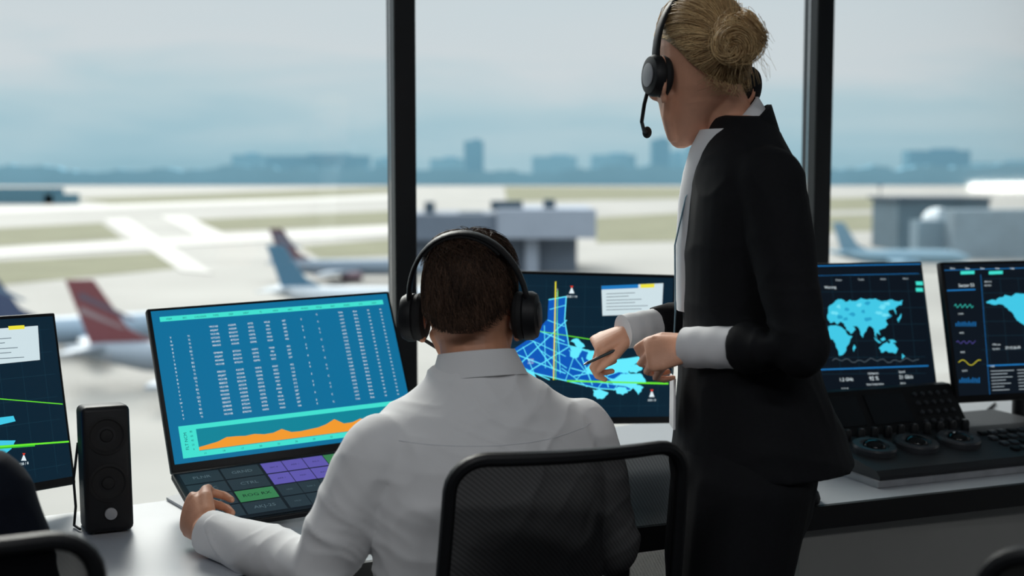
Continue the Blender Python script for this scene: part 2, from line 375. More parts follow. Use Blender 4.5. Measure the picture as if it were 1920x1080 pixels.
while x<2700:
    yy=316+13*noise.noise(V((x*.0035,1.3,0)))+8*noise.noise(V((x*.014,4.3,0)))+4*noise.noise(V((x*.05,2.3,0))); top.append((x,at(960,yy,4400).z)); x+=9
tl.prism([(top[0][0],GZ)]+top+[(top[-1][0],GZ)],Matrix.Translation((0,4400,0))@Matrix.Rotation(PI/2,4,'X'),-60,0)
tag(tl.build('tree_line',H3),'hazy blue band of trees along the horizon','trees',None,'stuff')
# ------------------------------------------------------------------ desk
t=thing('desk','long pale grey control desk with black front edge','desk',(.2,2.5,0))
front=[(-1.7,1.48),(-.9,1.80),(-.3,2.045),(0,2.185),(.52,2.405),(1.044,2.61),(2.1,3.05)]
back=[(2.2,3.88),(1.41,3.62),(.33,3.27),(0,3.02),(-.63,2.50),(-.9,2.34),(-1.75,1.95)]
MB().prism(front+back,I4,DZ-.035,DZ).build('tabletop',M_desk,t)
e=MB()
for a,b in zip(front[:-1],front[1:]):
    d=(V((*b,0))-V((*a,0))); n=V((d.y,-d.x,0)).normalized(); q=[V((*a,0)),V((*a,0))+n*.012,V((*b,0))+n*.012,V((*b,0))]
    e.prism([(p.x,p.y) for p in q],I4,DZ-.045,DZ+.0005)
e.build('edge_band',M_edge,t)
for a,b in (((.56,2.44),(2.1,3.08)),):
    d=(V((*b,0))-V((*a,0))); n=V((-d.y,d.x,0)).normalized()*.02; q=[V((*a,0)),V((*b,0)),V((*b,0))+n,V((*a,0))+n]
    MB().prism([(p.x,p.y) for p in q],I4,.02,DZ-.036).build('front_panel',M_panel,t)
for x,y in ((-1.6,1.72),(-.85,2.2),(.25,3.0),(2.0,3.6)): MB().box((x,y,(DZ-.035)/2),(.06,.06,DZ-.036)).build('leg',M_edge,t)
# ------------------------------------------------------------------ monitors
def fitm(obs,w,h,p0,pri=(0,0,0,20,40,60)):
    p=np.array(p0,float); p00=p.copy()
    def res(p):
        M=frame(p[:3],p[3],p[4],p[5]); r=[]
        for a,b,x,y,wt in obs:
            q=proj(M@V(((a-.5)*w,0,(b-.5)*h))); r+=[(q[0]-x)*wt,(q[1]-y)*wt]
        r+=[(p[i]-p00[i])*pri[i] for i in range(6)]
        return np.array(r)
    lam=1e-2; r=res(p); c=r@r
    for _ in range(80):
        J=np.zeros((len(r),6))
        for i in range(6):
            q=p.copy(); q[i]+=1e-5; J[:,i]=(res(q)-r)/1e-5
        A=J.T@J; dlt=np.linalg.solve(A+lam*np.diag(np.diag(A)+1e-9),-J.T@r); rn=res(p+dlt)
        if rn@rn<c: p=p+dlt; r=rn; c=r@r; lam*=.4
        else: lam*=4
        if lam>1e9: break
    return frame(p[:3],float(p[3]),float(p[4]),float(p[5])),p
class Scr:
    def __init__(s,M,w,h,bt=.016,bs=.007):
        s.M=M; s.w=w; s.h=h; s.x0=-w/2+bs; s.x1=w/2-bs; s.z0=-h/2+bt; s.z1=h/2-bs
    def loc(s,px,py):
        n=s.M.col[1].to_3d(); o=s.M.translation; d=ray(px,py); p=CAM+d*((o-CAM).dot(n)/d.dot(n)); q=s.M.inverted()@p
        return (min(max(q.x,s.x0),s.x1),min(max(q.z,s.z0),s.z1))
    def ab(s,a,b): return (s.x0+a*(s.x1-s.x0),s.z0+b*(s.z1-s.z0))
    def P(s,q,l): return s.M@V((q[0],-.0012-.0004*l,q[1]))
    def poly(s,mb,pts,l): mb.add([s.P(q,l) for q in pts],[tuple(range(len(pts)))])
    def pp(s,mb,pts,l): s.poly(mb,[s.loc(*q) for q in pts],l)
    def rect(s,mb,a0,b0,a1,b1,l): s.poly(mb,[s.ab(a0,b0),s.ab(a1,b0),s.ab(a1,b1),s.ab(a0,b1)],l)
    def seg(s,mb,p,q,wd,l):
        p=V((*p,0)); q=V((*q,0)); d=(q-p)
        if d.length<1e-6: return
        n=V((-d.y,d.x,0)).normalized()*wd/2
        s.poly(mb,[((p+n).x,(p+n).y),((p-n).x,(p-n).y),((q-n).x,(q-n).y),((q+n).x,(q+n).y)],l)
    def lines(s,mb,pts,wd,l):
        for a,b in zip(pts[:-1],pts[1:]): s.seg(mb,a,b,wd,l)
    def pl(s,mb,pts,wd,l): s.lines(mb,[s.loc(*q) for q in pts],wd,l)
    def txt(s,mb,t,q,size,l,al='L',rot=0):
        mb.text(t,s.M@Matrix.Translation((q[0],-.0012-.0004*l,q[1]))@Matrix.Rotation(PI/2,4,'X')@Matrix.Rotation(rot,4,'Z'),size,al)
    def word(s,par,m,t,q,size,l,al='L',rot=0,name='readout_lettering'):
        b=MB(); s.txt(b,t,q,size,l,al,rot); return b.build(name,m,par)
def rough(pts,it=3,amp=.16,seed=1):
    rnd=random.Random(seed); P=[V((*p,0)) for p in pts]
    for _ in range(it):
        Q=[]
        for i in range(len(P)):
            a=P[i]; b=P[(i+1)%len(P)]; d=b-a; n=V((-d.y,d.x,0)); Q+=[a,(a+b)/2+n*rnd.uniform(-amp,amp)+d*rnd.uniform(-.1,.1)]
        P=Q
    return [(p.x,p.y) for p in P]
E=lambda n,c,s=1.: em('screen '+n,c,s)
E_white=E('white',(225,240,245)); E_cy=E('cyan',(66,200,230)); E_tq=E('turquoise',(66,224,208)); E_blue=E('blue',(10,88,186)); E_yel=E('yellow',(236,226,60)); E_gr=E('green',(110,240,50)); E_navy=E('navy',(8,34,50))
E_dk=E('near black',(9,18,28)); E_or=E('orange',(242,154,46)); E_main=E('teal',(11,110,154)); E_grid=E('grid',(24,58,74)); E_pale=E('pale panel',(206,224,230)); E_mid=E('mid blue',(30,120,190)); E_red=E('red',(220,60,40)); E_grey=E('grey text',(96,112,122)); E_pur=E('purple',(92,84,168)); E_key=E('dark key',(36,50,58)); E_kg=E('green key',(54,122,76)); E_dtxt=E('dark text',(8,60,80)); E_ktxt=E('key text',(84,104,112)); E_pan=E('panel face',(14,21,28)); E_wht2=E('soft white',(190,205,212)); E_ln=E('bright cyan line',(96,222,245),1.15); E_map2=E('cyan map glow',(110,224,245)); E_map3=E('deep cyan map',(40,160,200))
def monitor(label,M,p,w,h,bgm,stand=True,basexy=None):
    c=M.translation; bx=basexy or (M@V((0,.09,0)))[:2]
    t=thing('monitor',label,'monitor',(bx[0],bx[1],DZ))
    MB().box((0,.010,0),(w,.020,h),M,.004).build('housing',M_black,t,True)
    MB().box((0,.032,-.02),(w*.6,.03,h*.55),M,.01).build('back_cover',M_black,t,True)
    s=Scr(M,w,h); m=MB(); s.poly(m,[s.ab(0,0),s.ab(1,0),s.ab(1,1),s.ab(0,1)],0); scr=m.build('screen',bgm,t)
    if stand:
        B=frame((bx[0],bx[1],DZ),p[3])
        b=MB(); b.box((0,0,.0075),(.24,.19,.012),B,.004); b.build('stand_base',M_dark,t,True)
        top=M@V((0,.045,-.03)); n=MB(); n.tube([(bx[0],bx[1],DZ+.025),(bx[0],bx[1],max(DZ+.05,top.z-.04)),tuple(top)],.018,12); n.build('stand_neck',M_dark,t,True)
    return t,s,scr
R=math.radians
W,H=.53,.335
# --- main monitor of the seated man
MM,pm=fitm([(0,1,272,580,1),(1,1,731,544,1),(1,0,785,829,.6),(0,0,325,886,1)],.52,.335,(-.42,2.45,1.0,R(30),R(15),0),(0,0,0,5,5,40))
t,s,scr=monitor('large monitor with a blue flight table and orange chart facing the seated man',MM,pm,.52,.335,E_main)
tb=MB(); s.rect(tb,.03,.925,.975,.958,1); tb.build('header_bar',E_tq,scr)
for i,c in enumerate(['ITEM','SEC','CALLSIGN','TYPE','DEP','DEST','FL','MAX','ARC','MODE','TITLE','BAY','RNDS','SYS','NAV']): s.word(scr,E_dtxt,c,s.ab(.065+i*.062,.934),.0052,2,'C',0,'header_lettering')
tx=MB(); ca=[.06,.13,.235,.31,.385,.455,.525,.60,.67,.775,.84,.90,.955]
cs=['Y','TI',['AKJ407','KFG202','VK310B','GM8045','BE8553','AK4405','RB6533'],['A320/R','B763/W','EC/A40','B752/H','A333/R'],['KFCS','WIPX','GSMK','KPSS'],['PAW','MAD','MSY','WUK','PRI','BZC'],['315','287','402','166','239'],'E','C',['1477','9295','7165','3372','4289'],'Bink','W','N']
for r in range(25):
    b=.885-r*.0255
    for i,a in enumerate(ca):
        if r<3 and i in (0,1): continue
        if i in (7,8) and (r*7+i*3)%5<2: continue
        if r in (7,12) and 1<i<8: continue
        if i in(2,3,4,5,6) and r==0: continue
        v=cs[i]; v=random.choice(v) if isinstance(v,list) else v
        if i==0: v=random.choice(['Y','V','B','E','W'])
        if i==1: v=random.choice(['TI','B2','TI','Q2'])
        s.txt(tx,v,s.ab(a,b),.0052 if i>8 else .0054,1,'C')
tx.build('table_lettering',E_white,scr)
ch=MB(); s.rect(ch,.035,.03,.97,.235,1); cho=ch.build('chart_frame',E_tq,scr)
c2=MB(); s.rect(c2,.1,.065,.955,.205,2); c2.build('chart_ground',E('chart ground',(14,132,152)),scr)
oc=MB(); hs=[.02,.03,.04,.062,.06,.055,.06,.05,.052,.07,.042,.04,.045,.05,.065,.092,.055,.056,.075,.045,.06,.04,.065,.03]
top=[s.ab(.1+.855*i/(len(hs)-1),.068+h) for i,h in enumerate(hs)]
s.poly(oc,[s.ab(.1,.068)]+[s.ab(.955,.068)]+top[::-1],3)
oc.build('chart_area',E_or,scr)
for i in range(12): s.word(scr,E_dtxt,str(i*3+11),s.ab(.12+i*.073,.04),.0055,2,'C',0,'axis_lettering')
for i in range(5): s.word(scr,E_dtxt,str(i*20),s.ab(.08,.075+i*.028),.005,2,'C',0,'axis_lettering')
s.word(scr,E_dtxt,'FLT NCM',s.ab(.062,.08),.0085,2,'L',PI/2,'axis_lettering')
# --- touch panel under it
n0=V((math.sin(pm[3]),-math.cos(pm[3]),0)); u0=MM.to_3x3()@V((1,0,0))
TL=MM@V((-.262,-.002,-.1685))
Lh=.205; zf=DZ+.016; dv=n0*Lh+V((0,0,zf-TL.z)); dv=dv-u0*dv.dot(u0); Ld=dv.length; dvn=dv.normalized(); nn=u0.cross(-dvn).normalized()
MP=Matrix(((u0.x,-dvn.x,nn.x,TL.x),(u0.y,-dvn.y,nn.y,TL.y),(u0.z,-dvn.z,nn.z,TL.z),(0,0,0,1)))
tp=thing('touch_panel','dark tilted touch key panel with purple and green keys below the blue table monitor','touch panel',(TL.x+.2,TL.y,DZ))
MB().box((.262,-Ld/2,-.006),(.526,Ld,.012),MP,.003).build('body',M_black,tp)
for q in (.08,.44):
    p0=MP@V((q,-Ld*.25,-.012)); MB().tube([(p0.x,p0.y,DZ+.004),tuple(p0)],.014,10,False).build('support',M_dark,tp,True)
def prect(mb,x0,y0,x1,y1,z): mb.add([MP@V((x0,y0,z)),MP@V((x1,y0,z)),MP@V((x1,y1,z)),MP@V((x0,y1,z))],[(0,1,2,3)]); return mb
prect(MB(),.006,-Ld+.008,.518,-.006,.0008).build('panel_face',E_pan,tp)
rh=(Ld-.026)/4
labs=[['PLNR','GRND'],['EXEC','CTRL'],['AKJ-2X','ROG RX'],['VXJ-25','AKJ-25']]
def key(x0,y0,x1,y1,kind,txt_,sz):
    o=prect(MB(),x0,y0,x1,y1,.0014).build(kind+'_key',{'dark':E_key,'purple':E_pur,'green':E_kg}[kind],tp); o['label']=kind+' touch key'
    if txt_: MB().text(txt_,MP@Matrix.Translation(((x0+x1)/2,(y0+y1)/2-sz*.33,.0020)),sz,'C').build('key_lettering',E_ktxt if kind=='dark' else E_dk,o)
for r in range(4):
    y1=-.011-r*rh; y0=y1-rh+.004
    for c in range(2):
        x0=.012+c*.078; key(x0,y0,x0+.074,y1,'green' if (r,c)==(2,1) else 'dark',labs[r][c],.0145)
    for c in range(8):
        x0=.170+c*.043
        kind='purple' if (r<2 and c<3) else ('green' if (r,c) in ((0,3),(3,4)) else 'dark')
        key(x0,y0,x0+.0415,y1,kind,random.choice(['RX-2','SEC 4','ARR 1','DEP 2','HLD']) if (kind=='purple' or r>1) else None,.0065)
# --- radar map monitors
def plane_mark(s,scr,x,y,txt_):
    m=MB(); s.pp(m,[(x-5,y+6),(x,y-7),(x+5,y+6)],5); m.build('aircraft_symbol',E_white,scr)
    m=MB(); s.pp(m,[(x-3,y-8),(x+3,y-8),(x,y-3)],6); m.build('aircraft_marker',E_red,scr)
    s.word(scr,E_white,txt_,s.loc(x,y+14),.007,5,'C',0,'map_lettering')
def grid(s,scr):
    gr=MB()
    for a in np.linspace(.06,.94,11): s.seg(gr,s.ab(a,.03),s.ab(a,.97),.0006,1)
    for b in np.linspace(.08,.92,7): s.seg(gr,s.ab(.02,b),s.ab(.98,b),.0006,1)
    gr.build('grid',E_grid,scr)
MC,pc=fitm([(1,1,1269,511,1),(1,0,1257,797,1),(0,1,868,524,.25),(0,0,866,812,.1)],W,H,(.1,2.95,1.05,R(10),R(12),0),(0,0,0,40,40,40))
t,s,scr=monitor('monitor with an airport radar map behind the seated man\'s head',MC,pc,W,H,E_navy)
grid(s,scr)
bm_=MB(); s.pp(bm_,[(1028,562),(1061,556),(1058,600),(1066,648),(1112,660),(1150,684),(1200,712),(1180,732),(1120,728),(1062,714),(962,690),(930,680),(962,655),(996,632),(1026,598)],2)
bm_.build('map_area',E_blue,scr)
cy=MB(); s.pl(cy,[(1028,562),(1061,556),(1058,600),(1066,648),(1112,660),(1150,684),(1200,712),(1180,732),(1120,728),(1062,714),(962,690)],.0024,3)
for l in ([(966,690),(1062,600)],[(985,700),(1066,650)],[(1000,640),(1036,690)],[(966,664),(1060,700)],[(1010,620),(1058,640)],[(1070,690),(1180,720)],[(1090,670),(1110,722)],[(1075,705),(1160,690)],[(950,676),(1030,712)],[(1130,690),(1140,726)]): s.pl(cy,l,.0023,3)
for l in ([(1026,600),(1058,612)],[(1030,580),(1060,572)],[(1020,610),(1022,690)],[(980,650),(1000,698)],[(992,636),(1060,668)],[(1066,656),(1100,700)],[(1080,655),(1060,712)],[(1100,664),(1170,700)],[(1120,668),(1076,716)],[(1150,690),(1120,728)],[(1170,700),(1150,732)],[(1040,640),(1110,662)],[(950,670),(1000,640)],[(1044,600),(1050,700)],[(1052,690),(1100,725)],[(1010,655),(1062,690)],[(1085,712),(1190,726)]): s.pl(cy,l,.0016,3)
for q in ([(1066,650),(1090,655),(1080,672),(1068,668)],[(1100,655),(1128,668),(1120,684),(1098,672)],[(1130,690),(1198,668),(1200,676),(1140,704)],[(1110,730),(1140,736),(1128,748),(1112,742)],[(1180,722),(1206,726),(1196,740)],[(962,690),(1000,700),(1004,708),(966,698)],[(1140,712),(1200,700),(1210,716),(1150,722)],[(1068,640),(1080,634),(1096,650),(1082,652)],[(1176,690),(1204,682),(1202,694),(1180,698)],[(1150,728),(1172,726),(1176,736),(1156,738)],[(1096,690),(1116,684),(1120,694),(1102,700)]): s.pp(cy,rough(q,2,.2,len(q)),4)
cy.build('map_outline',E_ln,scr)
yl=MB(); s.pl(yl,[(1041,528),(1037,712)],.0028,5); yl.build('yellow_runway_line',E_yel,scr)
for ps,wd in (([(1045,545),(1041,712)],.0014),([(985,617),(1150,643)],.0016),([(1062,714),(1252,719)],.0038)):
    gl=MB(); s.pl(gl,ps,wd,5); gl.build('green_path_line',E_gr,scr)
wp=MB(); s.pp(wp,[(1127,536),(1243,531),(1240,588),(1129,592)],2); wp.build('info_panel',E_pale,scr)
hp=MB(); s.pp(hp,[(1127,536),(1196,533),(1196,540),(1127,543)],3); hp.build('panel_tab',E_mid,scr); yp=MB(); s.pp(yp,[(1200,533),(1226,532),(1226,539),(1200,540)],4); yp.build('yellow_tab',E_yel,scr)
for k in range(6):
    gt=MB(); s.pl(gt,[(1136,551+k*6),(1190-(k%2)*18+6*k,549+k*6)],.0014,3); gt.build('info_text_line',E_grey,scr)
plane_mark(s,scr,1071,544,'E03I / 14'); plane_mark(s,scr,1221,738,'028 / 8')
for y in (676,682): s.word(scr,E_white,'LC31',s.loc(994,y),.0065,5,'C',0,'map_lettering')
s.word(scr,E_white,'RWY 31',s.loc(1045,556),.005,5,'L',PI/2,'map_lettering')
ML,pl_=fitm([(1,1,101,580,1),(1,0,143,914,1),(0,1,-400,616,.15),(0,0,-345,985,.15)],W,H,(-.95,2.2,1.0,R(30),R(14),0),(0,0,0,40,40,40))
t,s,scr=monitor('monitor with a radar map cut off by the left picture edge',ML,pl_,W,H,E_navy)
grid(s,scr)
wp=MB(); s.pp(wp,[(-80,622),(70,611),(74,675),(-74,690)],2); wp.build('info_panel',E_pale,scr); yp=MB(); s.pp(yp,[(14,612),(44,610),(45,617),(15,619)],4); yp.build('yellow_tab',E_yel,scr)
hp=MB(); s.pp(hp,[(-78,624),(-10,618),(-10,626),(-78,632)],3); hp.build('panel_tab',E_mid,scr)
for k in range(5):
    gt=MB(); s.pl(gt,[(-60,640+k*9),(20-(k%2)*18+6*k,634+k*9)],.0014,3); gt.build('info_text_line',E_grey,scr)
bm_=MB(); s.pp(bm_,[(-300,760),(-120,700),(-40,790),(-10,850),(-200,860)],2); bm_.build('map_area',E_blue,scr)
for q in ([(-60,790),(24,780),(28,790),(-40,806)],[(-30,826),(28,826),(20,842),(-10,866),(-40,856)]):
    cy=MB(); s.pp(cy,q,3); cy.build('map_patch',E_cy,scr)
for ps,wd in (([(-100,740),(116,758)],.0016),([(-200,852),(129,828)],.003)):
    gl=MB(); s.pl(gl,ps,wd,5); gl.build('green_path_line',E_gr,scr)
g2=MB(); s.pl(g2,[(-100,846),(64,834)],.006,4); g2.build('runway_line',E('leaf green',(60,190,50)),scr)
plane_mark(s,scr,43,858,'028 / 8')
# --- world map monitors
MR_,pr_=fitm([(1,1,1729,490,1),(1,0,1761,746,1),(0,1,1352,501,.2),(0,0,1390,757,.2)],W,H,(.8,3.2,1.05,R(18),R(14),0),(0,0,0,40,40,40))
t,s,scr=monitor('monitor with a cyan world map just right of the standing woman',MR_,pr_,W,H,E_dk)
def wgrid(s,scr,x0,x1,y0,y1,nx,ny):
    g=MB()
    for k in range(nx+1): x=x0+(x1-x0)*k/nx; s.pl(g,[(x,y0),(x+(y1-y0)*.1,y1)],.0006,1)
    for k in range(ny+1): y=y0+(y1-y0)*k/ny; s.pl(g,[(x0,y+3),(x1,y)],.0006,1)
    g.build('grid',E_grid,scr)
wgrid(s,scr,1380,1735,515,700,10,6)
eur=[(1552,584),(1554,574),(1560,570),(1566,564),(1576,561),(1584,566),(1592,562),(1602,565),(1614,559),(1626,562),(1640,560),(1654,565),(1668,562),(1680,565),(1692,563),(1690,572),(1678,577),(1680,590),(1674,580),(1664,584),(1668,596),(1660,602),(1664,608),(1658,616),(1648,618),(1650,630),(1643,624),(1645,640),(1639,628),(1634,614),(1627,612),(1623,622),(1617,634),(1612,622),(1606,612),(1598,610),(1604,618),(1594,626),(1586,618),(1582,607),(1574,604),(1570,609),(1563,603),(1556,606),(1551,598)]
for i,(q,it,am) in enumerate(((eur,3,.18),([(1552,612),(1566,610),(1578,614),(1587,626),(1598,630),(1592,642),(1586,654),(1580,665),(1572,667),(1567,652),(1562,638),(1550,634)],3,.14),([(1647,652),(1654,646),(1662,641),(1667,645),(1672,638),(1677,646),(1683,654),(1678,663),(1670,661),(1660,658),(1652,662)],3,.15),
    ([(1638,632),(1645,638),(1652,643),(1646,643),(1640,637)],2,.1),([(1650,636),(1657,632),(1660,637),(1654,640)],1,.1),([(1664,638),(1674,637),(1680,642),(1670,642)],1,.1),([(1681,599),(1686,593),(1689,588),(1688,597),(1684,605)],1,.1),([(1690,663),(1696,668),(1690,674)],1,.1),([(1601,646),(1604,652),(1600,660),(1598,654)],1,.1),
    ([(1430,580),(1460,566),(1500,570),(1520,590),(1500,610),(1490,630),(1470,610)],3,.15),([(1496,636),(1524,644),(1512,690),(1502,680)],3,.12))):
    mp_=MB(); s.pp(mp_,rough(q,it,am,i+3),2); mp_.build('map_landmass',E_cy,scr)
rw=random.Random(8)
for k in range(16):
    cx_,cy_=rw.uniform(1562,1666),rw.uniform(568,600); q=[(cx_+rw.uniform(3,9)*math.cos(a),cy_+rw.uniform(2,5)*math.sin(a)) for a in np.linspace(0,2*PI,7)[:-1]]
    mp_=MB(); s.pp(mp_,rough(q,2,.2,k),3+.2*(k%4)); mp_.build('map_region',E_map2 if k%2 else E_map3,scr)
for ps,wd in (([(1385,502),(1730,494)],.0022),([(1405,698),(1740,686)],.003),([(1400,520),(1722,513)],.001)):
    bl=MB(); s.pl(bl,ps,wd,1); bl.build('rule_line',E_mid,scr)
for k in range(4): s.word(scr,E_wht2,['Charts','Tracks','Alerts','Zones'][k],s.loc(1566+42*k,527-k),.006,2,'L')
for k in range(2):
    tq=MB(); s.pp(tq,[(1716,528+12*k),(1729,528+12*k),(1730,535+12*k),(1717,535+12*k)],2); tq.build('turquoise_chip',E_tq,scr)
for x,y,tt,z in ((1567,541,'Warning',.009),(1599,714,'1.2 GHz',.011),(1590,733,'1/64',.011)): s.word(scr,E_white,tt,s.loc(x,y),z,3,'R')
for x,y,tt,z in ((1636,702,'Utilization',.007),(1638,713,'92 %',.013),(1640,722,'Data Compression',.006),(1637,733,'1/72',.011),(1690,699,'Speed',.007),(1698,710,'21 Gb/s',.012),(1692,720,'Score',.006),(1694,731,'750',.011)): s.word(scr,E_white,tt,s.loc(x,y),z,3,'C')
lw=MB(); s.pl(lw,[(1560+6*k,676-3*math.sin(k*1.7)-2*math.sin(k*.6)) for k in range(28)],.001,2); lw.build('trace_line',E_grey,scr)
MF,pf=fitm([(0,1,1763,492,1),(0,0,1794,755,1),(1,1,2120,482,.2),(1,0,2160,735,.2)],W,H,(1.3,3.25,1.05,R(20),R(14),0),(0,0,0,40,40,40))
t,s,scr=monitor('monitor with small status charts and text, at the right picture edge',MF,pf,W,H,E_dk)
wgrid(s,scr,1840,2110,520,680,8,6)
for i,q in enumerate(([(1848,566),(1858,562),(1866,564),(1876,558),(1884,553),(1896,556),(1908,550),(1930,550),(1960,560),(1975,580),(1950,590),(1938,604),(1926,600),(1922,612),(1914,606),(1904,598),(1898,588),(1888,578),(1880,572),(1866,572),(1856,570)],[(1930,612),(1950,620),(1960,640),(1942,670),(1934,640)],[(1990,580),(2040,566),(2080,560),(2100,600),(2060,630),(2010,640)])):
    mp_=MB(); s.pp(mp_,rough(q,3,.15,i+9),2); mp_.build('map_landmass',E_cy,scr)
for ps,wd in (([(1770,507),(2115,497)],.0015),([(1775,545),(1828,543)],.003),([(1838,515),(1856,746)],.001),([(1850,686),(2140,674)],.003)):
    bl=MB(); s.pl(bl,ps,wd,1); bl.build('rule_line',E_mid,scr)
for k in range(10):
    bl=MB(); s.pl(bl,[(1792+4*k,612),(1792+4*k,606-3*abs(math.sin(k*1.3)))],.0022,2); bl.build('blue_bar',E_mid,scr)
    bl=MB(); s.pl(bl,[(1799+4*k,718),(1799+4*k,712-4*abs(math.sin(k*1.9)))],.0022,2); bl.build('blue_bar',E_mid,scr)
for x in (1800,1853):
    tq=MB(); s.pp(tq,[(x,509),(x+26,508),(x+26,514),(x,515)],3); tq.build('turquoise_chip',E_tq,scr)
tq=MB(); s.pl(tq,[(1788+3*k,574-4*math.sin(k*2.1)) for k in range(13)],.0010,3); tq.build('turquoise_trace',E_tq,scr)
pu=MB(); s.pl(pu,[(1792+3*k,642-3*math.sin(k*1.7)) for k in range(13)],.0011,3); pu.build('purple_trace',E_pur,scr)
ye=MB(); s.pl(ye,[(1796+3*k,680-5*math.sin(k*.6)) for k in range(15)],.0012,3); ye.build('yellow_trace',E_yel,scr)
for k in range(5): s.word(scr,E_white,['Menu','Flow','Data','View','Help'][k],s.loc(1785+28*k,505),.006,3,'C')
for x,y,tt,z,al_ in ((1811,538,'Sector 53',.011,'C'),(1860,648,'CPU use',.006,'L'),(1860,656,'Up time',.006,'L'),(1884,655,'27:15:26:39',.009,'L'),(1796,590,'LOAD',.005,'L'),(1798,626,'RATE',.005,'L'),(1800,662,'PEAK',.005,'L'),(1803,697,'FLOW',.005,'L'),(1856,688,'Logs',.006,'L'),(1845,530,'MEM 512',.005,'L'),(1845,537,'NET 200',.005,'L')): s.word(scr,E_white,tt,s.loc(x,y),z,3,al_)
for k in range(7):
    for xa,xb,yo in ((1856,1900-(k*13)%22,0),(1906,1950-(k*17)%20,-2)):
        lt=MB(); s.pl(lt,[(xa+k*.6,696+k*6+yo),(xb+k*.6,694.5+k*6+yo)],.0011,3); lt.build('log_text_line',E_wht2,scr)
# ------------------------------------------------------------------ loudspeaker and small desk things
p=atz(207,1003,DZ); MS=frame((p.x,p.y,DZ+.004),R(24),R(6))
t=thing('speaker','black two driver desktop loudspeaker left of the blue table monitor','speaker',(p.x,p.y,DZ))
MB().box((0,.05,.113),(.083,.1,.224),MS,.010,3).build('cabinet',M_black,t,True)
FR=Matrix.Rotation(PI/2,4,'X')
def disc(x,z,y,prof,name,m): MB().lathe(prof,MS@Matrix.Translation((x,y,z))@FR).build(name,m,t,True)
for z in (.172,.088): disc(0,z,.001,[(.033,0),(.034,.003),(.030,.004),(.027,.0015),(.012,.0008),(.010,.004),(.004,.006)],'driver_cone',M_rubber)
disc(.002,.034,.0005,[(.0105,0),(.0105,.008),(.009,.009)],'volume_knob',M_grey)
cb=MB(); q0=MS@V((-.03,.11,.15)); pts=[q0,at(146,830,2.33),at(138,900,2.32),at(142,950,2.3),atz(139,985,DZ+.004),atz(150,992,DZ+.004)]
cb.tube(pts,.0025,8); tag(cb.build('speaker_cable',M_black,None,True),'thin black cable hanging behind the desktop loudspeaker','cable')
cb=MB(); cb.tube([atz(1836,792,DZ+.004),atz(1842,780,DZ+.004),atz(1852,768,DZ+.004),atz(1866,756,DZ+.004)],.003,8); tag(cb.build('monitor_cable',M_black,None,True),'short black cable on the desk between the two right monitors','cable')
q=[atz(*a,DZ) for a in ((312,938),(350,927),(392,950),(350,960))]
tag(MB().prism([(a.x,a.y) for a in q],I4,DZ+.001,DZ+.006).build('notepad',mat('white paper',(235,237,240),.8,var=.02)),'white notepad beside the seated man\'s left hand','notepad')
p=atz(1497,936,DZ)
t=thing('computer_mouse','small black computer mouse beside the standing woman\'s jacket hem','computer mouse',(p.x,p.y,DZ))
o=MB(); o.loft([(V((p.x,p.y,DZ+z)),V((.032*k,0.013*k,0)),V((-.02*k,.055*k,0))) for z,k in ((.001,.95),(.010,1),(.020,.92),(.029,.7),(.034,.4),(.035,.1))],20); o.build('shell',M_black,t,True,60)
MB().tube([(p.x-.004,p.y-.02,DZ+.034),(p.x-.009,p.y-.034,DZ+.031)],.004,8).build('scroll_wheel',M_dark,t,True)
# ------------------------------------------------------------------ control console
c0=V((.752,2.575,DZ)); MK=frame(c0,WY)
t=thing('control_console','black control console with three trackballs, knobs and raised key panel','control console',c0)
side=Matrix(((0,0,1,0),(1,0,0,0),(0,1,0,0),(0,0,0,1)))
MB().prism([(0,.004),(.0,.022),(.012,.032),(.20,.060),(.36,.060),(.36,.004)],MK@side,0,.62).build('deck',M_dark,t)
MB().prism([(-.006,.001),(-.006,.014),(.355,.014),(.355,.001)],MK@side,-.008,.628).build('base_plate',M_grey,t)
MB().prism([(.205,.058),(.275,.150),(.30,.150),(.33,.058)],MK@side,.0,.41).build('key_panel',M_black,t)
def deckz(y): return .032+(y-.012)/.188*.028
th=math.atan2(.092,.07)
def pan(x,sv): return V((x,.205+.07*sv-.0006,.058+.092*sv+.0006))
MPN=lambda x,sv: MK@Matrix.Translation(pan(x,sv))@Matrix.Rotation(th,4,'X')
for x,wd in ((.085,.10),(.21,.11)): MB().box((0,0,.0006),(wd,.075,.0022),MPN(x,.55)).build('display',mat('dark display glass',(24,28,33),.15),t)
for r in range(4):
    for c in range(5): MB().lathe([(.0055,0),(.0055,.004),(.0045,.0055)],MPN(.295+.022*c,.2+.2*r),12).build('round_button',M_dial,t,True)
td=math.atan2(.028,.188)
for x in (.075,.187,.302):
    Mt=MK@Matrix.Translation((x,.118,deckz(.118)))@Matrix.Rotation(td,4,'X')
    k=MB().lathe([(.048,0),(.048,.010),(.045,.014),(.032,.014),(.028,.009)],Mt,36).build('trackball_ring',M_dial,t,True)
    MB().sphere((0,0,.010),(.025,.025,.014),Mt).build('trackball',mat('glossy ball',(18,19,22),.06),k,True)
for x in np.linspace(.02,.38,11):
    Mt=MK@Matrix.Translation((x,.186,deckz(.186)))
    k=MB().lathe([(.0095,0),(.0095,.018),(.0075,.024)],Mt,14).build('knob',M_knob,t,True)
    MB().box((0,-.004,.0245),(.0018,.007,.001),Mt).build('knob_mark',M_grey,k)
for r in range(4):
    for c in range(7):
        MB().box((0,0,.003),(.018,.018,.006),MK@Matrix.Translation((.40+.028*c,.05+.034*r,deckz(.05+.034*r)))@Matrix.Rotation(td,4,'X'),.002).build('key',M_dial if (r+c)%3 else M_black,t,True)
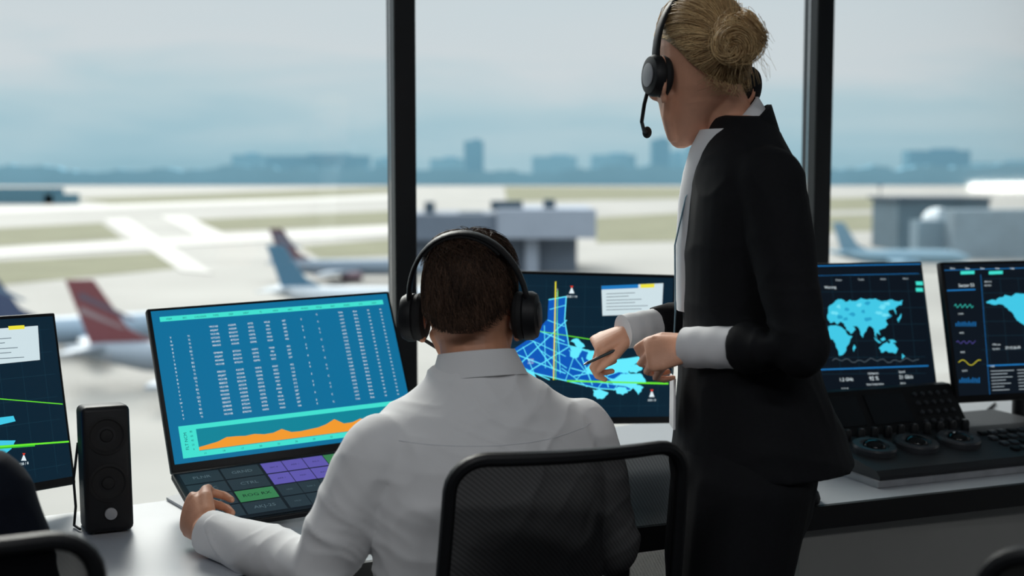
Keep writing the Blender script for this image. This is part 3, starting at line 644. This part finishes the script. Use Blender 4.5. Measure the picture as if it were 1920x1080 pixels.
# ------------------------------------------------------------------ office chair
FAB=mesh_fabric('black mesh fabric',.10)
def chair(label,loc,rz,group):
    t=thing('office_chair',label,'chair',loc,rz,group)
    def by(x,z): return -.25-(z-.55)*.23+.035*(x/.185)**2-.012*math.sin((z-.55)/.48*PI)
    loop=[]; r=.046; hw0=.192; hw1=.175; z0,z1=.54,1.034
    def hw(z): return hw0+(hw1-hw0)*(z-z0)/(z1-z0)
    for cx,cz,a0 in ((1,z1-r,0),(-1,z1-r,90),(-1,z0+r,180),(1,z0+r,270)):
        for k in range(7):
            a=R(a0+15*k); z=cz+r*math.sin(a); x=cx*(hw(z)-r)+r*math.cos(a); loop.append((x,z))
    full=[]
    for i in range(len(loop)):
        a=loop[i]; b=loop[(i+1)%len(loop)]; k=max(1,int(math.dist(a,b)/.03))
        for j in range(k): full.append((a[0]+(b[0]-a[0])*j/k,a[1]+(b[1]-a[1])*j/k))
    pts=[V((x,by(x,z),z)) for x,z in full]; n=len(pts); vs=[];fs=[];m=10
    for i in range(n):
        T=(pts[(i+1)%n]-pts[i-1]).normalized(); D=V((0,1,0)); X=T.cross(D).normalized(); Dn=X.cross(T).normalized()
        for k in range(m):
            a=2*PI*k/m; vs.append(pts[i]+X*.0105*math.cos(a)+Dn*.011*math.sin(a))
    for i in range(n):
        for k in range(m): fs.append((i*m+k,((i+1)%n)*m+k,((i+1)%n)*m+(k+1)%m,i*m+(k+1)%m))
    o=MB(); o.add(vs,fs); o.build('back_frame',M_black,t,True,local=True)
    o=MB(); nx,nz_=14,18; vs=[];fs=[]
    for j in range(nz_+1):
        z=z0+.006+(z1-z0-.012)*j/nz_
        e=min(z-z0,z1-z); ins=(r-math.sqrt(max(0,r*r-(r-e)**2))) if e<r else 0
        for i in range(nx+1):
            x=(hw(z)-ins-.004)*(-1+2*i/nx); vs.append(V((x,by(x,z),z)))
    for j in range(nz_):
        for i in range(nx): a=j*(nx+1)+i; fs.append((a,a+1,a+nx+2,a+nx+1))
    o.add(vs,fs); o.build('back_mesh',FAB,t,True,local=True)
    o=MB(); o.tube([(0,-.02,.40),(0,-.20,.40),(0,-.285,.46),(0,-.285,.60),(0,-.325,.78)],[.025,.025,.022,.02,.016],10); o.build('back_support',M_black,t,True,local=True)
    MB().box((0,0,.442),(.48,.46,.055),None,.024,4).build('seat',M_rubber,t,True,local=True)
    MB().tube([(0,0,.10),(0,0,.42)],.025,14).build('gas_lift',M_chrome,t,True,local=True)
    for sx in (-1,1):
        a=MB(); a.tube([(sx*.20,-.02,.42),(sx*.265,-.02,.46),(sx*.265,-.03,.62)],.014,10); a.build('arm_post',M_black,t,True,local=True)
        MB().box((sx*.265,-.01,.635),(.07,.24,.03),None,.012,3).build('arm_pad',M_rubber,t,True,local=True)
    for k in range(5):
        a=2*PI*k/5+.3; d=V((math.cos(a),math.sin(a),0))
        l=MB(); l.tube([d*.02+V((0,0,.11)),d*.29+V((0,0,.075))],[.024,.015],10); l.build('base_leg',M_black,t,True,local=True)
        MB().sphere((d.x*.29,d.y*.29,.03),(.03,.03,.03),None,16,10).build('caster',M_rubber,t,True,local=True)
    return t
chair('black mesh back office chair under the man in the white shirt',(-.018,2.104,0),R(18),'office chairs')
chair('black office chair in the blurred lower left corner',(-.71,1.64,0),R(15),'office chairs')
chair('black office chair in the lower right corner',(.775,1.565,0),R(-20),'office chairs')
# ------------------------------------------------------------------ people
def ring(c,r,f,hw,hd): return (V(c),r*hw,f*hd)
HEADM=[(-.128,.060,.012,.010),(-.122,.056,.026,.024),(-.108,.045,.040,.042),(-.09,.030,.051,.060),(-.06,.014,.062,.078),(-.03,.005,.068,.088),(0,0,.072,.094),(.03,-.003,.075,.097),(.06,-.004,.072,.093),(.085,-.004,.060,.079),(.105,-.003,.038,.052),(.115,-.002,.014,.018)]
HEADW=[(-.126,.066,.009,.009),(-.121,.062,.018,.019),(-.110,.053,.030,.034),(-.094,.040,.040,.050),(-.070,.024,.051,.070),(-.045,.012,.061,.082),(-.02,.004,.067,.089),(0,0,.070,.093),(.03,-.003,.073,.096),(.06,-.004,.070,.092),(.085,-.004,.058,.078),(.105,-.003,.037,.051),(.115,-.002,.014,.018)]
def head(mb,M,s=1.,HEADS=HEADM,slim=1.):
    mb.loft([(M@V((0,y*s,z*s)),M.to_3x3()@V((hw*s,0,0)),M.to_3x3()@V((0,hd*s,0))) for z,y,hw,hd in HEADS],32)
    mb.loft([(M@V((0,y*s,z*s)),M.to_3x3()@V((w_*s,0,0)),M.to_3x3()@V((0,d*s,0))) for z,y,w_,d in ((.0,.088,.007,.01),(-.03,.098,.010*slim,.016),(-.045,.100,.015*slim,.016),(-.052,.094,.010,.01))],14)
    mb.sphere((0,.088*s,-.072*s),(.022*s,.012*s,.005*s),M); mb.sphere((0,.086*s,-.082*s),(.019*s,.012*s,.006*s),M)
    for sg in (-1,1):
        mb.sphere((sg*.034*s,.083*s,.022*s),(.024*s,.010*s,.006*s),M); mb.sphere((sg*.042*s,.070*s,-.03*s),(.02*s,.016*s,.016*s),M)
        mb.tube([M@V((sg*.060*s,.002,-.055*s)),M@V((sg*.052*s,.022,-.085*s)),M@V((sg*.026*s,.052*s,-.112*s))],[.011*s,.010*s,.010*s],10)
        Me=M@Matrix.Translation((sg*.074*s,-.008,-.026))@Matrix.Rotation(sg*.35,4,'Z'); mb.sphere((sg*.006,-.010,0),(.007,.020,.034),Me,16,12); mb.sphere((sg*.004,-.004,-.034),(.006,.009,.010),Me,12,8)
def eyes(M,parent,s=1.):
    for sg in (-1,1):
        o=MB(); o.sphere((sg*.031*s,.081*s,-.002),.0118*s,M,16,12); e_=o.build('eye',M_eye,parent,True)
        o=MB(); o.sphere((sg*.031*s,.0905*s,-.002),(.005*s,.003*s,.005*s),M,12,8); o.build('iris',M_shoe,e_,True)
def hand(mb,w,d,n,handed,curls,s=1.,spread=.03,thumb=((.5,.75,-.25),(.85,.35,-.4),(.9,.1,-.5))):
    d=V(d).normalized(); n=V(n); n=(n-d*n.dot(d)).normalized(); t=d.cross(n) if handed=='L' else n.cross(d); w=V(w)
    mb.loft([(w+d*a*s,t*b*s,n*c*s) for a,b,c in ((-.02,.023,.018),(0,.025,.018),(.03,.033,.017),(.065,.040,.0150),(.088,.040,.0125),(.097,.035,.008))],20)
    ln=[(.043,.026,.021),(.047,.030,.022),(.043,.027,.021),(.034,.021,.018)]
    for i,(off,bs) in enumerate(((.031,.088),(.0105,.093),(-.0105,.089),(-.031,.080))):
        p=w+d*(bs-.012)*s+t*off*s; path=[p]; a=0; rr=[.0098*s]
        sd=(1.5-i)*spread
        for k in range(3):
            a+=curls[i][k]; dr=(d*math.cos(a)-n*math.sin(a)+t*sd).normalized(); p=p+dr*(ln[i][k]*s+(.012*s if k==0 else 0)); path.append(p); rr.append((.0088,.0080,.0066)[k]*s*(1 if i<3 else .88))
        mb.tube(path,rr,12)
    p=w+d*.022*s+t*.024*s-n*.006*s; path=[p]; rr=[.0145*s]
    for k,(a,b,c) in enumerate(thumb):
        dr=(d*a+t*b+n*c).normalized(); p=p+dr*(.040,.032,.026)[k]*s; path.append(p); rr.append((.0122,.0102,.008)[k]*s)
    mb.tube(path,rr,12)
def hpt(a,th,rad,z0=0.):
    sn=max(0,math.sin(th))**.74; cz=math.cos(th); cz=math.copysign(abs(cz)**.88,cz)
    return V((rad[0]*sn*math.sin(a),-rad[1]*sn*math.cos(a),rad[2]*cz+z0))
def cap(mb,M,rad,lim,z0,inner=.88,na=48,nt_=16):
    vs=[];fs=[]
    for k in (1.,inner):
        for i in range(na):
            a=-PI+2*PI*i/na
            for j in range(nt_+1): vs.append(M@(hpt(a,lim(a)*(.02+.98*j/nt_),rad,0)*(k-(.035*(j/nt_)**4 if k==1. else 0))+V((0,0,z0))))
    S=na*(nt_+1)
    for i in range(na):
        i2=(i+1)%na
        for j in range(nt_):
            a,b,c,d=i*(nt_+1)+j,i2*(nt_+1)+j,i2*(nt_+1)+j+1,i*(nt_+1)+j+1
            fs+=[(a,b,c,d),(S+d,S+c,S+b,S+a)]
        j=nt_; fs.append((i*(nt_+1)+j,i2*(nt_+1)+j,S+i2*(nt_+1)+j,S+i*(nt_+1)+j))
    fs.append(tuple(i*(nt_+1) for i in range(na)))
    mb.add(vs,fs)
def strand(mb,pts,r,c=.5,sd=.25):
    mb.ct=min(1,max(0,random.gauss(c,sd))); n=len(pts); mb.tube(pts,[r*(1-.6*i/(n-1)) for i in range(n)],3,False)
def headset(label,M,sx,boom,loc,mlogo,cs=1.18,cz=1.,bh=.134,back=0.,bw=.0115):
    t=thing('headset',label,'headset',loc)
    Mb_=M@Matrix.Translation((0,-.006,-.024))@Matrix.Rotation(back,4,'X')@Matrix.Translation((0,.006,.024)); B3=Mb_.to_3x3()
    b=MB(); secs=[]
    for k in range(25):
        a=R(-8)+(PI+R(16))*k/24; p=V((.091*sx*math.cos(a),-.008,bh*math.sin(a)-.002)); rad_=V((math.cos(a)/.091,0,math.sin(a)/bh)).normalized()
        secs.append((Mb_@p,B3@(rad_*.0040),B3@V((0,bw,0))))
    b.loft(secs,14); b.build('headband',M_black,t,True)
    b=MB(); secs=[]
    for k in range(15):
        a=R(48)+R(84)*k/14; p=V((.0855*sx*math.cos(a),-.008,(bh-.0045)*math.sin(a)-.002)); rad_=V((math.cos(a)/.091,0,math.sin(a)/bh)).normalized()
        secs.append((Mb_@p,B3@(rad_*.0045),B3@V((0,bw*1.1,0))))
    b.loft(secs,14); b.build('headband_pad',M_rubber,t,True)
    for sg in (-1,1):
        Mc=M@Matrix.Translation((sg*.088*sx,-.006,-.024))@Matrix.Rotation(sg*PI/2,4,'Y')@Matrix.Scale(cs,4,V((1,0,0)))@Matrix.Scale(cs/1.18,4,V((0,1,0)))@Matrix.Scale(cz,4,V((0,0,1)))
        c=MB().lathe([(.030,-.008),(.037,-.002),(.037,.010),(.033,.018),(.022,.021)],Mc).build('ear_cup',M_black,t,True)
        MB().torus(.026,.0115,Mc@Matrix.Translation((0,0,-.012))).build('ear_cushion',M_rubber,c,True)
        MB().lathe([(.021,.018),(.021,.0225),(.019,.0232)],Mc).build('cup_disc',mlogo,c,True)
    if boom:
        b=MB(); b.tube([M@V(q) for q in boom],.0032,8); b=b.build('microphone_boom',M_black,t,True)
        q=M@V(boom[-1]); MB().sphere(q,(.008,.008,.010)).build('microphone',M_rubber,b,True)
    return t
def rid(p): return max(0.,1-abs(noise.noise(p))*2.4)**2
def fold(c,sx=9,sz=22,amp=.004,seed=0.):
    a=rid(V((c.x*sx+seed,c.y*sx,c.z*sz))); b=rid(V((c.x*11+c.z*9+seed+5,c.y*9,c.z*7-c.x*6)))
    return amp*(a*.6+b*.6)-amp*.35
def gau(x,s): return math.exp(-(x/s)**2)
# ---- seated man
mphi=R(25); mR=V((math.cos(mphi),math.sin(mphi),0)); mF=V((-math.sin(mphi),math.cos(mphi),0)); mB=V((-.045,2.03,0))
def mpt(r,f,z): return mB+mR*r+mF*f+V((0,0,z))
man=thing('person','seated man in white shirt and headset, seen from behind','person',(mB.x,mB.y,0))
TOR=[(.475,-.05,.165,.115),(.55,-.05,.185,.132),(.65,-.045,.182,.128),(.75,-.035,.178,.120),(.85,-.02,.186,.122),(.93,-.005,.197,.124),(.985,.003,.201,.114),(1.022,.008,.194,.104),(1.052,.014,.160,.092),(1.077,.02,.114,.080),(1.10,.025,.078,.066),(1.118,.03,.064,.060)]
SL=mpt(-.170,.0,.997); EL=V((-.305,1.95,.808)); WL=V((-.512,2.10,.832)); SR=mpt(.170,0,.997); ER=V((.165,2.115,.805)); WR=V((.03,2.335,.838))
MHm=frame((-.068,2.095,1.216),R(-11),0)@Matrix.Rotation(R(-9),4,'X')@Matrix.Rotation(R(-2),4,'Y')@Matrix.Scale(.93,4,V((0,0,1)))
def arms(mb,S,E_,W_,k,up=.0):
    mid=(S+E_)/2; m2=(E_+W_)/2
    mb.tube([S,mid,E_,m2,W_],[.060*k,.054*k,.048*k,.043*k,.034*k],18)
def mleg(mb,sg,k):
    mb.tube([mpt(sg*.085,-.03,.555),mpt(sg*.105,.2,.56),mpt(sg*.12,.39,.54),mpt(sg*.12,.40,.30),mpt(sg*.12,.37,.09)],[.088*k,.078*k,.062*k,.052*k,.04*k],18)
b=MB(); head(b,MHm)
b.tube([V((-.05,2.045,1.06)),V((-.058,2.065,1.12)),V((-.066,2.085,1.18))],[.06,.056,.056],20)
b.loft([ring(mpt(0,f,z),mR,mF,w_*.88,d*.86) for z,f,w_,d in TOR],28)
arms(b,SL,EL,WL,.72); arms(b,SR,ER,WR,.72)
hand(b,WL,(-.50,.72,.16),(-.72,-.55,.18),'L',[(.95,1.25,.7),(1.1,1.3,.7),(1.15,1.3,.7),(1.2,1.3,.7)],.96,.012,((.85,.42,-.15),(.95,.05,-.35),(.85,-.15,-.6)))
hand(b,WR,(-.5,.85,.0),(0.1,.0,1),'R',[(.2,.3,.2)]*4,1.0)
for sg in (-1,1):
    mleg(b,sg,.85); b.tube([mpt(sg*.12,.36,.06),mpt(sg*.12,.50,.035)],[.035,.025],12)
body=b.build('body',M_skinm,man); remesh(body,.003,3)
eyes(MHm,man)
def sleeve(mb,S,E_,W_,tt=.93):
    e=E_+(W_-E_)*tt; mb.tube([S,S+(E_-S)*.5,E_,E_+(W_-E_)*.5,e-(W_-E_).normalized()*.02,e],[.064,.060,.053,.047,.039,.038],20,False)
    mb.sphere(E_,.052); mb.sphere(S,(.062,.062,.060))
b=MB(); b.loft([ring(mpt(0,f,z),mR,mF,w_+.008,d+.008) for z,f,w_,d in TOR],32); sleeve(b,SL,EL,WL); sleeve(b,SR,ER,WR)
def manfold(c):
    w=c+mB; v=fold(c,6,8,.0042,2.)
    q=noise.noise(w*9)
    # slack folds slanting from each shoulder blade to the waist, creases inside the elbow, gathers under the collar
    for S_,sg in ((SL,1),(SR,-1)):
        d=w-S_; al=sg*w.x*.55+w.z*.8; v+=.0030*rid(V((al*17+q*.8,d.length*1.5,sg*5)))*gau(d.length-.16,.10)
    v+=.0028*rid(V(((w-EL).length*24+q,w.z*8,3)))*gau((w-EL).length-.07,.06)
    v+=.0024*rid(V((w.x*5,w.z*30+w.x*9+q,7)))*gau(w.z-1.03,.035)*gau(w.x+.02,.10)
    return v
sh=b.build('shirt',M_shirt,man); remesh(sh,.0042,24,.5,manfold)
bv=BVHTree.FromPolygons([v.co.copy() for v in sh.data.vertices],[tuple(p.vertices) for p in sh.data.polygons])
pts=[]
for k in range(41):
    r=-.165+.33*k/40; h_=bv.ray_cast(mpt(r,-.5,1.015+.010*(r/.165)**2)-mB,mF)
    if h_[0] is not None: pts.append(h_[0]+mB)
MB().tube(pts,.0007,6).build('yoke_seam',mat('cotton seam',(226,228,232),.8,var=.02),man,True)
ctr=V((-.053,2.055,1.1))
def ctop(a): return V((-.058,2.062,1.140))+mR*.062*math.cos(a)+mF*.066*math.sin(a)+V((0,0,-.012*math.sin(a)))
def cbot(a): return V((-.053,2.055,1.098))+mR*.080*math.cos(a)+mF*.076*math.sin(a)+V((0,0,-.015*math.sin(a)))
MB().band(ctop,cbot,.005,ctr).build('shirt_collar',M_shirt,man,True,50)
for S_,E_,W_ in ((SL,EL,WL),(SR,ER,WR)):
    d=(W_-E_).normalized(); b=MB(); b.tube([W_-d*.070,W_-d*.008],[.040,.038],22,False); b.build('shirt_cuff',M_shirt,man,True,50)
b=MB(); mleg(b,-1,1.08); mleg(b,1,1.08); b.loft([ring(mpt(0,f,z),mR,mF,w_+.003,d+.003) for z,f,w_,d in TOR[:2]]+[ring(mpt(0,-.047,.6),mR,mF,.185,.13)],28)
tr=b.build('trousers',M_trouser,man); remesh(tr,.008,5)
for sg in (-1,1):
    b=MB(); b.loft([(mpt(sg*.12,f,z),mR*w_,V((0,0,h_))) for f,z,w_,h_ in ((.31,.05,.02,.03),(.34,.05,.036,.05),(.42,.045,.042,.045),(.50,.035,.046,.034),(.56,.03,.035,.026),(.58,.025,.012,.012))],18); b.build('shoe',M_shoe,man,True)
def mlim(a):
    c=math.cos(a); return 1.02+.68*(.5+.5*c)+ (.28*max(0,c)**1.2)
b=MB(); rad=(.0815,.1090,.1260); b.ct=.22; cap(b,MHm,rad,mlim,.001)
for k in range(8500):
    a=random.uniform(-PI,PI); L0=mlim(a); th=L0*math.sqrt(random.uniform(.0,1))*.98; pts=[]; top_=th<.7
    if top_: ln=random.uniform(.25,.5); dr=random.gauss(.3,.5); lift=random.uniform(.01,.10)
    else: ln=random.uniform(.14,.28); dr=random.gauss(.06,.11); lift=random.uniform(.002,.024)*(1.-.8*(th/L0)**3)-.02*(th/L0)**6
    for j in range(5):
        t_=th+ln*j/4; f_=min(t_,L0+.05)/L0; pts.append(MHm@(hpt(a+dr*j/4,f_*L0,rad)*(1.0+lift*(.35+.65*j/4)-.03*min(1,f_)**5)+V((0,0,.001))))
    strand(b,pts,.00064,.42+.40*noise.noise(V((a*6,th*2.5,3))),.22)
b.build('hair',M_brown,man,True,0,tone=True)
headset('black headset worn by the seated man',MHm,1.08,[(-.095,.01,-.03),(-.095,.05,-.06),(-.075,.10,-.08),(-.045,.122,-.082)],MHm.translation,M_dark,1.16,.96,.134,R(26),.0118)
# ---- another seated person at the left edge (same build, darker clothes)
p3=thing('person','seated person in dark navy jacket cut by the left picture edge','person',(-.865,1.62,0))
for ch_ in list(man.children):
    c=ch_.copy(); COL.objects.link(c); c.parent=p3
    if ch_.name.startswith('shirt') or ch_.name.startswith('yoke'):
        c.data=ch_.data.copy(); c.data.materials.clear(); c.data.materials.append(M_navy); c.name='jacket' if ch_.name=='shirt' else ch_.name.split('.')[0].replace('shirt','jacket')
    for g in ch_.children:
        d=g.copy(); COL.objects.link(d); d.parent=c
# ---- standing woman
wphi=R(80); wF=V((-math.sin(wphi),math.cos(wphi),0)); wR=V((math.cos(wphi),math.sin(wphi),0))
wB=V((.37,2.13,0))
wom=thing('person','standing woman in black suit and headset holding a pen','person',(wB.x,wB.y,0))
BL=[(.945,.420,.154,.184),(1.0,.414,.142,.178),(1.083,.399,.121,.160),(1.188,.386,.099,.146),(1.302,.390,.104,.156),(1.385,.393,.100,.168),(1.435,.390,.088,.158),(1.475,.385,.070,.130),(1.503,.381,.056,.088),(1.522,.378,.048,.062)]
wSL=V((.398,1.998,1.418)); wEL=V((.436,1.915,1.166)); wWL=V((.290,2.025,1.152)); wSR=V((.43,2.275,1.418)); wER=V((.425,2.39,1.172)); wWR=V((.216,2.29,1.148))
MHw=frame((.310,2.135,1.602),R(24),0)@Matrix.Rotation(R(-10),4,'X')@Matrix.Rotation(R(4),4,'Y')
def warm(mb,S,E_,W_,k): mb.tube([S,(S+E_)/2,E_,(E_+W_)/2,W_],[.052*k,.047*k,.042*k,.038*k,.027*k],18)
def wleg(mb,y,k):
    mb.tube([V((.385,y,.93)),V((.362,y,.76)),V((.352,y-.005,.50)),V((.365,y,.28)),V((.378,y,.10))],[.098*k,.088*k,.064*k,.058*k,.045*k],18)
b=MB(); head(b,MHw,.96,HEADW,.85)
b.tube([V((.376,2.135,1.47)),V((.360,2.133,1.52)),V((.334,2.13,1.575))],[.046,.039,.041],20)
b.loft([(V((cx,2.13,z)),wR*hw*.8,wF*hd*.78) for z,cx,hd,hw in BL],28)
warm(b,wSL,wEL,wWL,.8); warm(b,wSR,wER,wWR,.8)
hand(b,wWL,(-.93,.06,-.16),(-.10,-.80,.60),'L',[(.95,1.30,.75),(1.08,1.35,.75),(1.15,1.35,.75),(1.2,1.35,.75)],.80,.012,((.85,.38,-.15),(.95,.05,-.3),(.85,-.1,-.5)))
hand(b,wWR,(-.86,-.05,-.34),(-.35,-.35,.75),'R',[(.70,1.05,.55),(.95,1.3,.65),(1.1,1.35,.65),(1.2,1.35,.65)],.78,.006,((.80,.30,-.35),(.92,-.05,-.42),(.88,-.15,-.46)))
for y in (2.045,2.215):
    wleg(b,y,.85); b.tube([V((.378,y,.10)),V((.32,y,.05)),V((.24,y,.03))],[.034,.032,.02],12)
b.loft([(V((.395,2.13,z)),wR*hw,wF*hd) for z,hd,hw in ((.84,.08,.13),(.9,.09,.14),(.97,.09,.14))],24)
body=b.build('body',M_skin,wom); remesh(body,.0026,3)
eyes(MHw,wom,.96)
b=MB(); b.loft([(V((cx,2.13,z)),wR*hw,wF*hd) for z,cx,hd,hw in BL],32)
def wsl(mb,S,E_,W_,tt):
    e=E_+(W_-E_)*tt; mb.tube([S,S+(E_-S)*.5,E_,E_+(W_-E_)*.45,e],[.057,.049,.045,.040,.037],20,False); mb.sphere(E_,.0445); mb.sphere(S,(.055,.056,.054))
wsl(b,wSL,wEL,wWL,.60); wsl(b,wSR,wER,wWR,.80)
def wfold(c):
    w=c+wB; q=noise.noise(w*8); v=fold(c,5,8,.0034,9.)
    v+=.0034*rid(V(((w-wEL).length*22+q,w.z*7,3)))*gau((w-wEL).length-.06,.05)
    return v
bl=b.build('blazer',M_suit,wom); remesh(bl,.0043,14,.5,wfold)
def blt(a): return V((.372,2.13,1.496))+V((.055,.0,.046))*math.cos(a)+V((0,0.066,0))*math.sin(a)
def blb(a): return V((.368,2.13,1.458))+V((.072,.0,.042))*math.cos(a)+V((0,.092,0))*math.sin(a)
MB().band(blt,blb,.006,(.37,2.13,1.48),48).build('blazer_collar',M_suit,wom,True,50)
b=MB(); b.loft([(V((cx-.012,2.13,z)),wR*.075,wF*(hd)) for z,cx,hd in ((1.20,.388,.100),(1.302,.390,.105),(1.385,.391,.102),(1.43,.386,.090),(1.47,.375,.068),(1.50,.372,.05))],24); b.build('blouse',M_wshirt,wom,True,60)
def wct(a): return V((.359,2.133,1.507))+V((.047,.0,.048))*math.cos(a)+V((0,.050,0))*math.sin(a)
def wcb(a): return V((.358,2.133,1.472))+V((.067,.0,.052))*math.cos(a)+V((0,.075,0))*math.sin(a)
MB().band(wct,wcb,.004,(.36,2.133,1.49),48).build('blouse_collar',M_wshirt,wom,True,50)
for E_,W_,t0,rr in ((wEL,wWL,.53,.0335),(wER,wWR,.76,.0320)):
    d=(W_-E_); b=MB(); N_=14; b.tube([E_+d*(t0+(1.08-t0)*k/N_) for k in range(N_+1)],[rr-.0006*(k/N_)+.0006*math.sin(k*1.3) for k in range(N_+1)],30,False); b.build('blouse_cuff',M_wshirt,wom,True,50)
b=MB(); wleg(b,2.045,1.06); wleg(b,2.215,1.06); b.loft([(V((.392,2.13,z)),wR*hw,wF*hd) for z,hd,hw in ((.80,.09,.16),(.86,.115,.175),(.95,.128,.176),(1.02,.11,.16))],24)
tr=b.build('trousers',M_suit,wom); remesh(tr,.007,5)
for y in (2.045,2.215):
    b=MB(); b.loft([(V((x,y,z)),V((0,w_,0)),V((0,0,h_))) for x,z,w_,h_ in ((.425,.06,.012,.02),(.41,.06,.030,.035),(.36,.055,.036,.04),(.28,.035,.042,.03),(.20,.022,.03,.02),(.18,.02,.01,.012))],18); b.tube([V((.40,y,.05)),V((.405,y,.008))],[.02,.014],10,False); b.build('shoe',M_shoe,wom,True)
# hair of the woman
def wlim(a):
    c=math.cos(a); return .95+.60*(.5+.5*c)+.42*max(0,c)**1.5
rad=(.0745,.0980,.1180); b=MB(); b.ct=.40; cap(b,MHw,rad,wlim,.0,.9)
bd=V((-.10,-.98,.06)).normalized()
for k in range(5500):
    a=random.uniform(-PI,PI); th=wlim(a)*random.uniform(.82,1.0) if k%3 else wlim(a)*random.uniform(.2,1)
    u=V((math.sin(th)*math.sin(a),-math.sin(th)*math.cos(a),math.cos(th))); pts=[]; lf=random.uniform(.0,.05); wv_=random.gauss(0,.05)
    if random.random()<.03: lf+=random.uniform(.03,.08)
    for j in range(8):
        f=j/7*.93; q=u.slerp(bd,f); q=(q+V((wv_*math.sin(f*PI),0,wv_*.7*math.sin(f*PI)))).normalized(); k2=1.0+lf*math.sin(f*PI)+.010
        pts.append(MHw@(hpt(math.atan2(q.x,-q.y),math.acos(max(-1,min(1,q.z))),rad)*k2))
    cl=.62+.34*noise.noise(V((a*5,th*2,1)))-(.16 if (abs(a)<1.2 and th>1.5) else 0)  # strands under the bun darkened, putting its shade into the hair tone
    strand(b,pts,.00062,cl,.2)
bc=V((-.012,-.130,.012)); Mb=MHw@Matrix.Translation(bc)@Matrix.Rotation(R(75),4,'X')
Mb2=MHw@Matrix.Translation(bc+V((.022,-.006,.014)))@Matrix.Rotation(R(50),4,'Z')@Matrix.Rotation(R(60),4,'X')
Mb3=MHw@Matrix.Translation(bc+V((-.017,-.012,-.015)))@Matrix.Rotation(R(-40),4,'Z')@Matrix.Rotation(R(110),4,'X')
b.ct=.36; b.torus(.021,.0115,Mb); b.sphere((0,0,0),(.023,.023,.016),Mb); b.torus(.017,.009,Mb2); b.torus(.015,.0085,Mb3)
for Mx,n_,R0_,r0_ in ((Mb,1000,.021,.0135),(Mb2,560,.017,.0108),(Mb3,500,.015,.0100)):
    for k in range(n_):
        a0=random.uniform(0,2*PI); b0=random.uniform(0,2*PI); ln=random.uniform(1.0,2.6); tw=random.uniform(.2,1.2); rr=r0_+abs(random.gauss(0,.0034)); pts=[]; R0=R0_+random.gauss(0,.0036)
        for j in range(11):
            a=a0+ln*j/10; bb=b0+tw*j/10*ln*.6; pts.append(Mx@V(((R0+rr*math.cos(bb))*math.cos(a),(R0+rr*math.cos(bb))*math.sin(a),rr*math.sin(bb)*1.05)))
        strand(b,pts,.0007,.64+.40*noise.noise(V((b0*2,n_,a0))),.18)
for k in range(60):
    a0=random.uniform(0,2*PI); d=V((math.cos(a0),random.uniform(-.8,.2),math.sin(a0)))*.028; pts=[MHw@(bc+d*(1+.2*j)+V((random.gauss(0,.003),random.gauss(0,.003),-.002*j*j))) for j in range(5)]; strand(b,pts,.0004,.8,.15)
for k in range(90):
    a=random.uniform(-.7,.7); th=wlim(a)*.98; pts=[MHw@(hpt(a+random.gauss(0,.06)*j,th+.06*j,rad)*(1+.02*j)) for j in range(4)]; strand(b,pts,.0004)
b.build('hair',M_blond,wom,True,0,tone=True)
headset('black headset with microphone boom worn by the standing woman',MHw,.97,[(-.094,.006,-.04),(-.097,.016,-.066),(-.090,.038,-.090),(-.070,.066,-.098),(-.054,.084,-.095)],MHw.translation,M_grey,.92,.8,.132)
# pen and lanyard
a=at(1094,684,2.245); c=at(1146,660,2.262); dd=(c-a)
t=thing('pen','slim pen held in the standing woman\'s right hand','pen',a)
MB().tube([a+dd*.12,a+dd*1.9],.0027,12,False).build('barrel',mat('dark pen plastic',(58,70,74),.4),t,True); MB().tube([a,a+dd*.12],[.0008,.0027],12,False).build('tip',M_chrome,t,True)
t=thing('lanyard','pale blue lanyard with white badge hanging at the standing woman\'s front','lanyard',(.27,2.1,1.1))
MB().tube([V((.316,2.10,1.43)),V((.286,2.11,1.39)),V((.270,2.12,1.31)),V((.272,2.12,1.2)),V((.266,2.10,1.10))],.0035,8,True,.4).build('strap',mat('pale blue strap',(130,164,180),.7),t,True)
MB().box((.264,2.08,1.055),(.004,.054,.085),None,.0015).build('badge',M_wshirt,t)
# ------------------------------------------------------------------ camera
cam=bpy.data.cameras.new('camera'); co=bpy.data.objects.new('camera',cam); COL.objects.link(co)
co.location=CAM; co.rotation_euler=(PI/2-TILT,0,0); cam.sensor_width=36; cam.lens=36*FPX/1920; cam.clip_end=30000; cam.clip_start=.05
cam.dof.use_dof=True; cam.dof.focus_distance=2.25; cam.dof.aperture_fstop=2.8
sc.camera=co
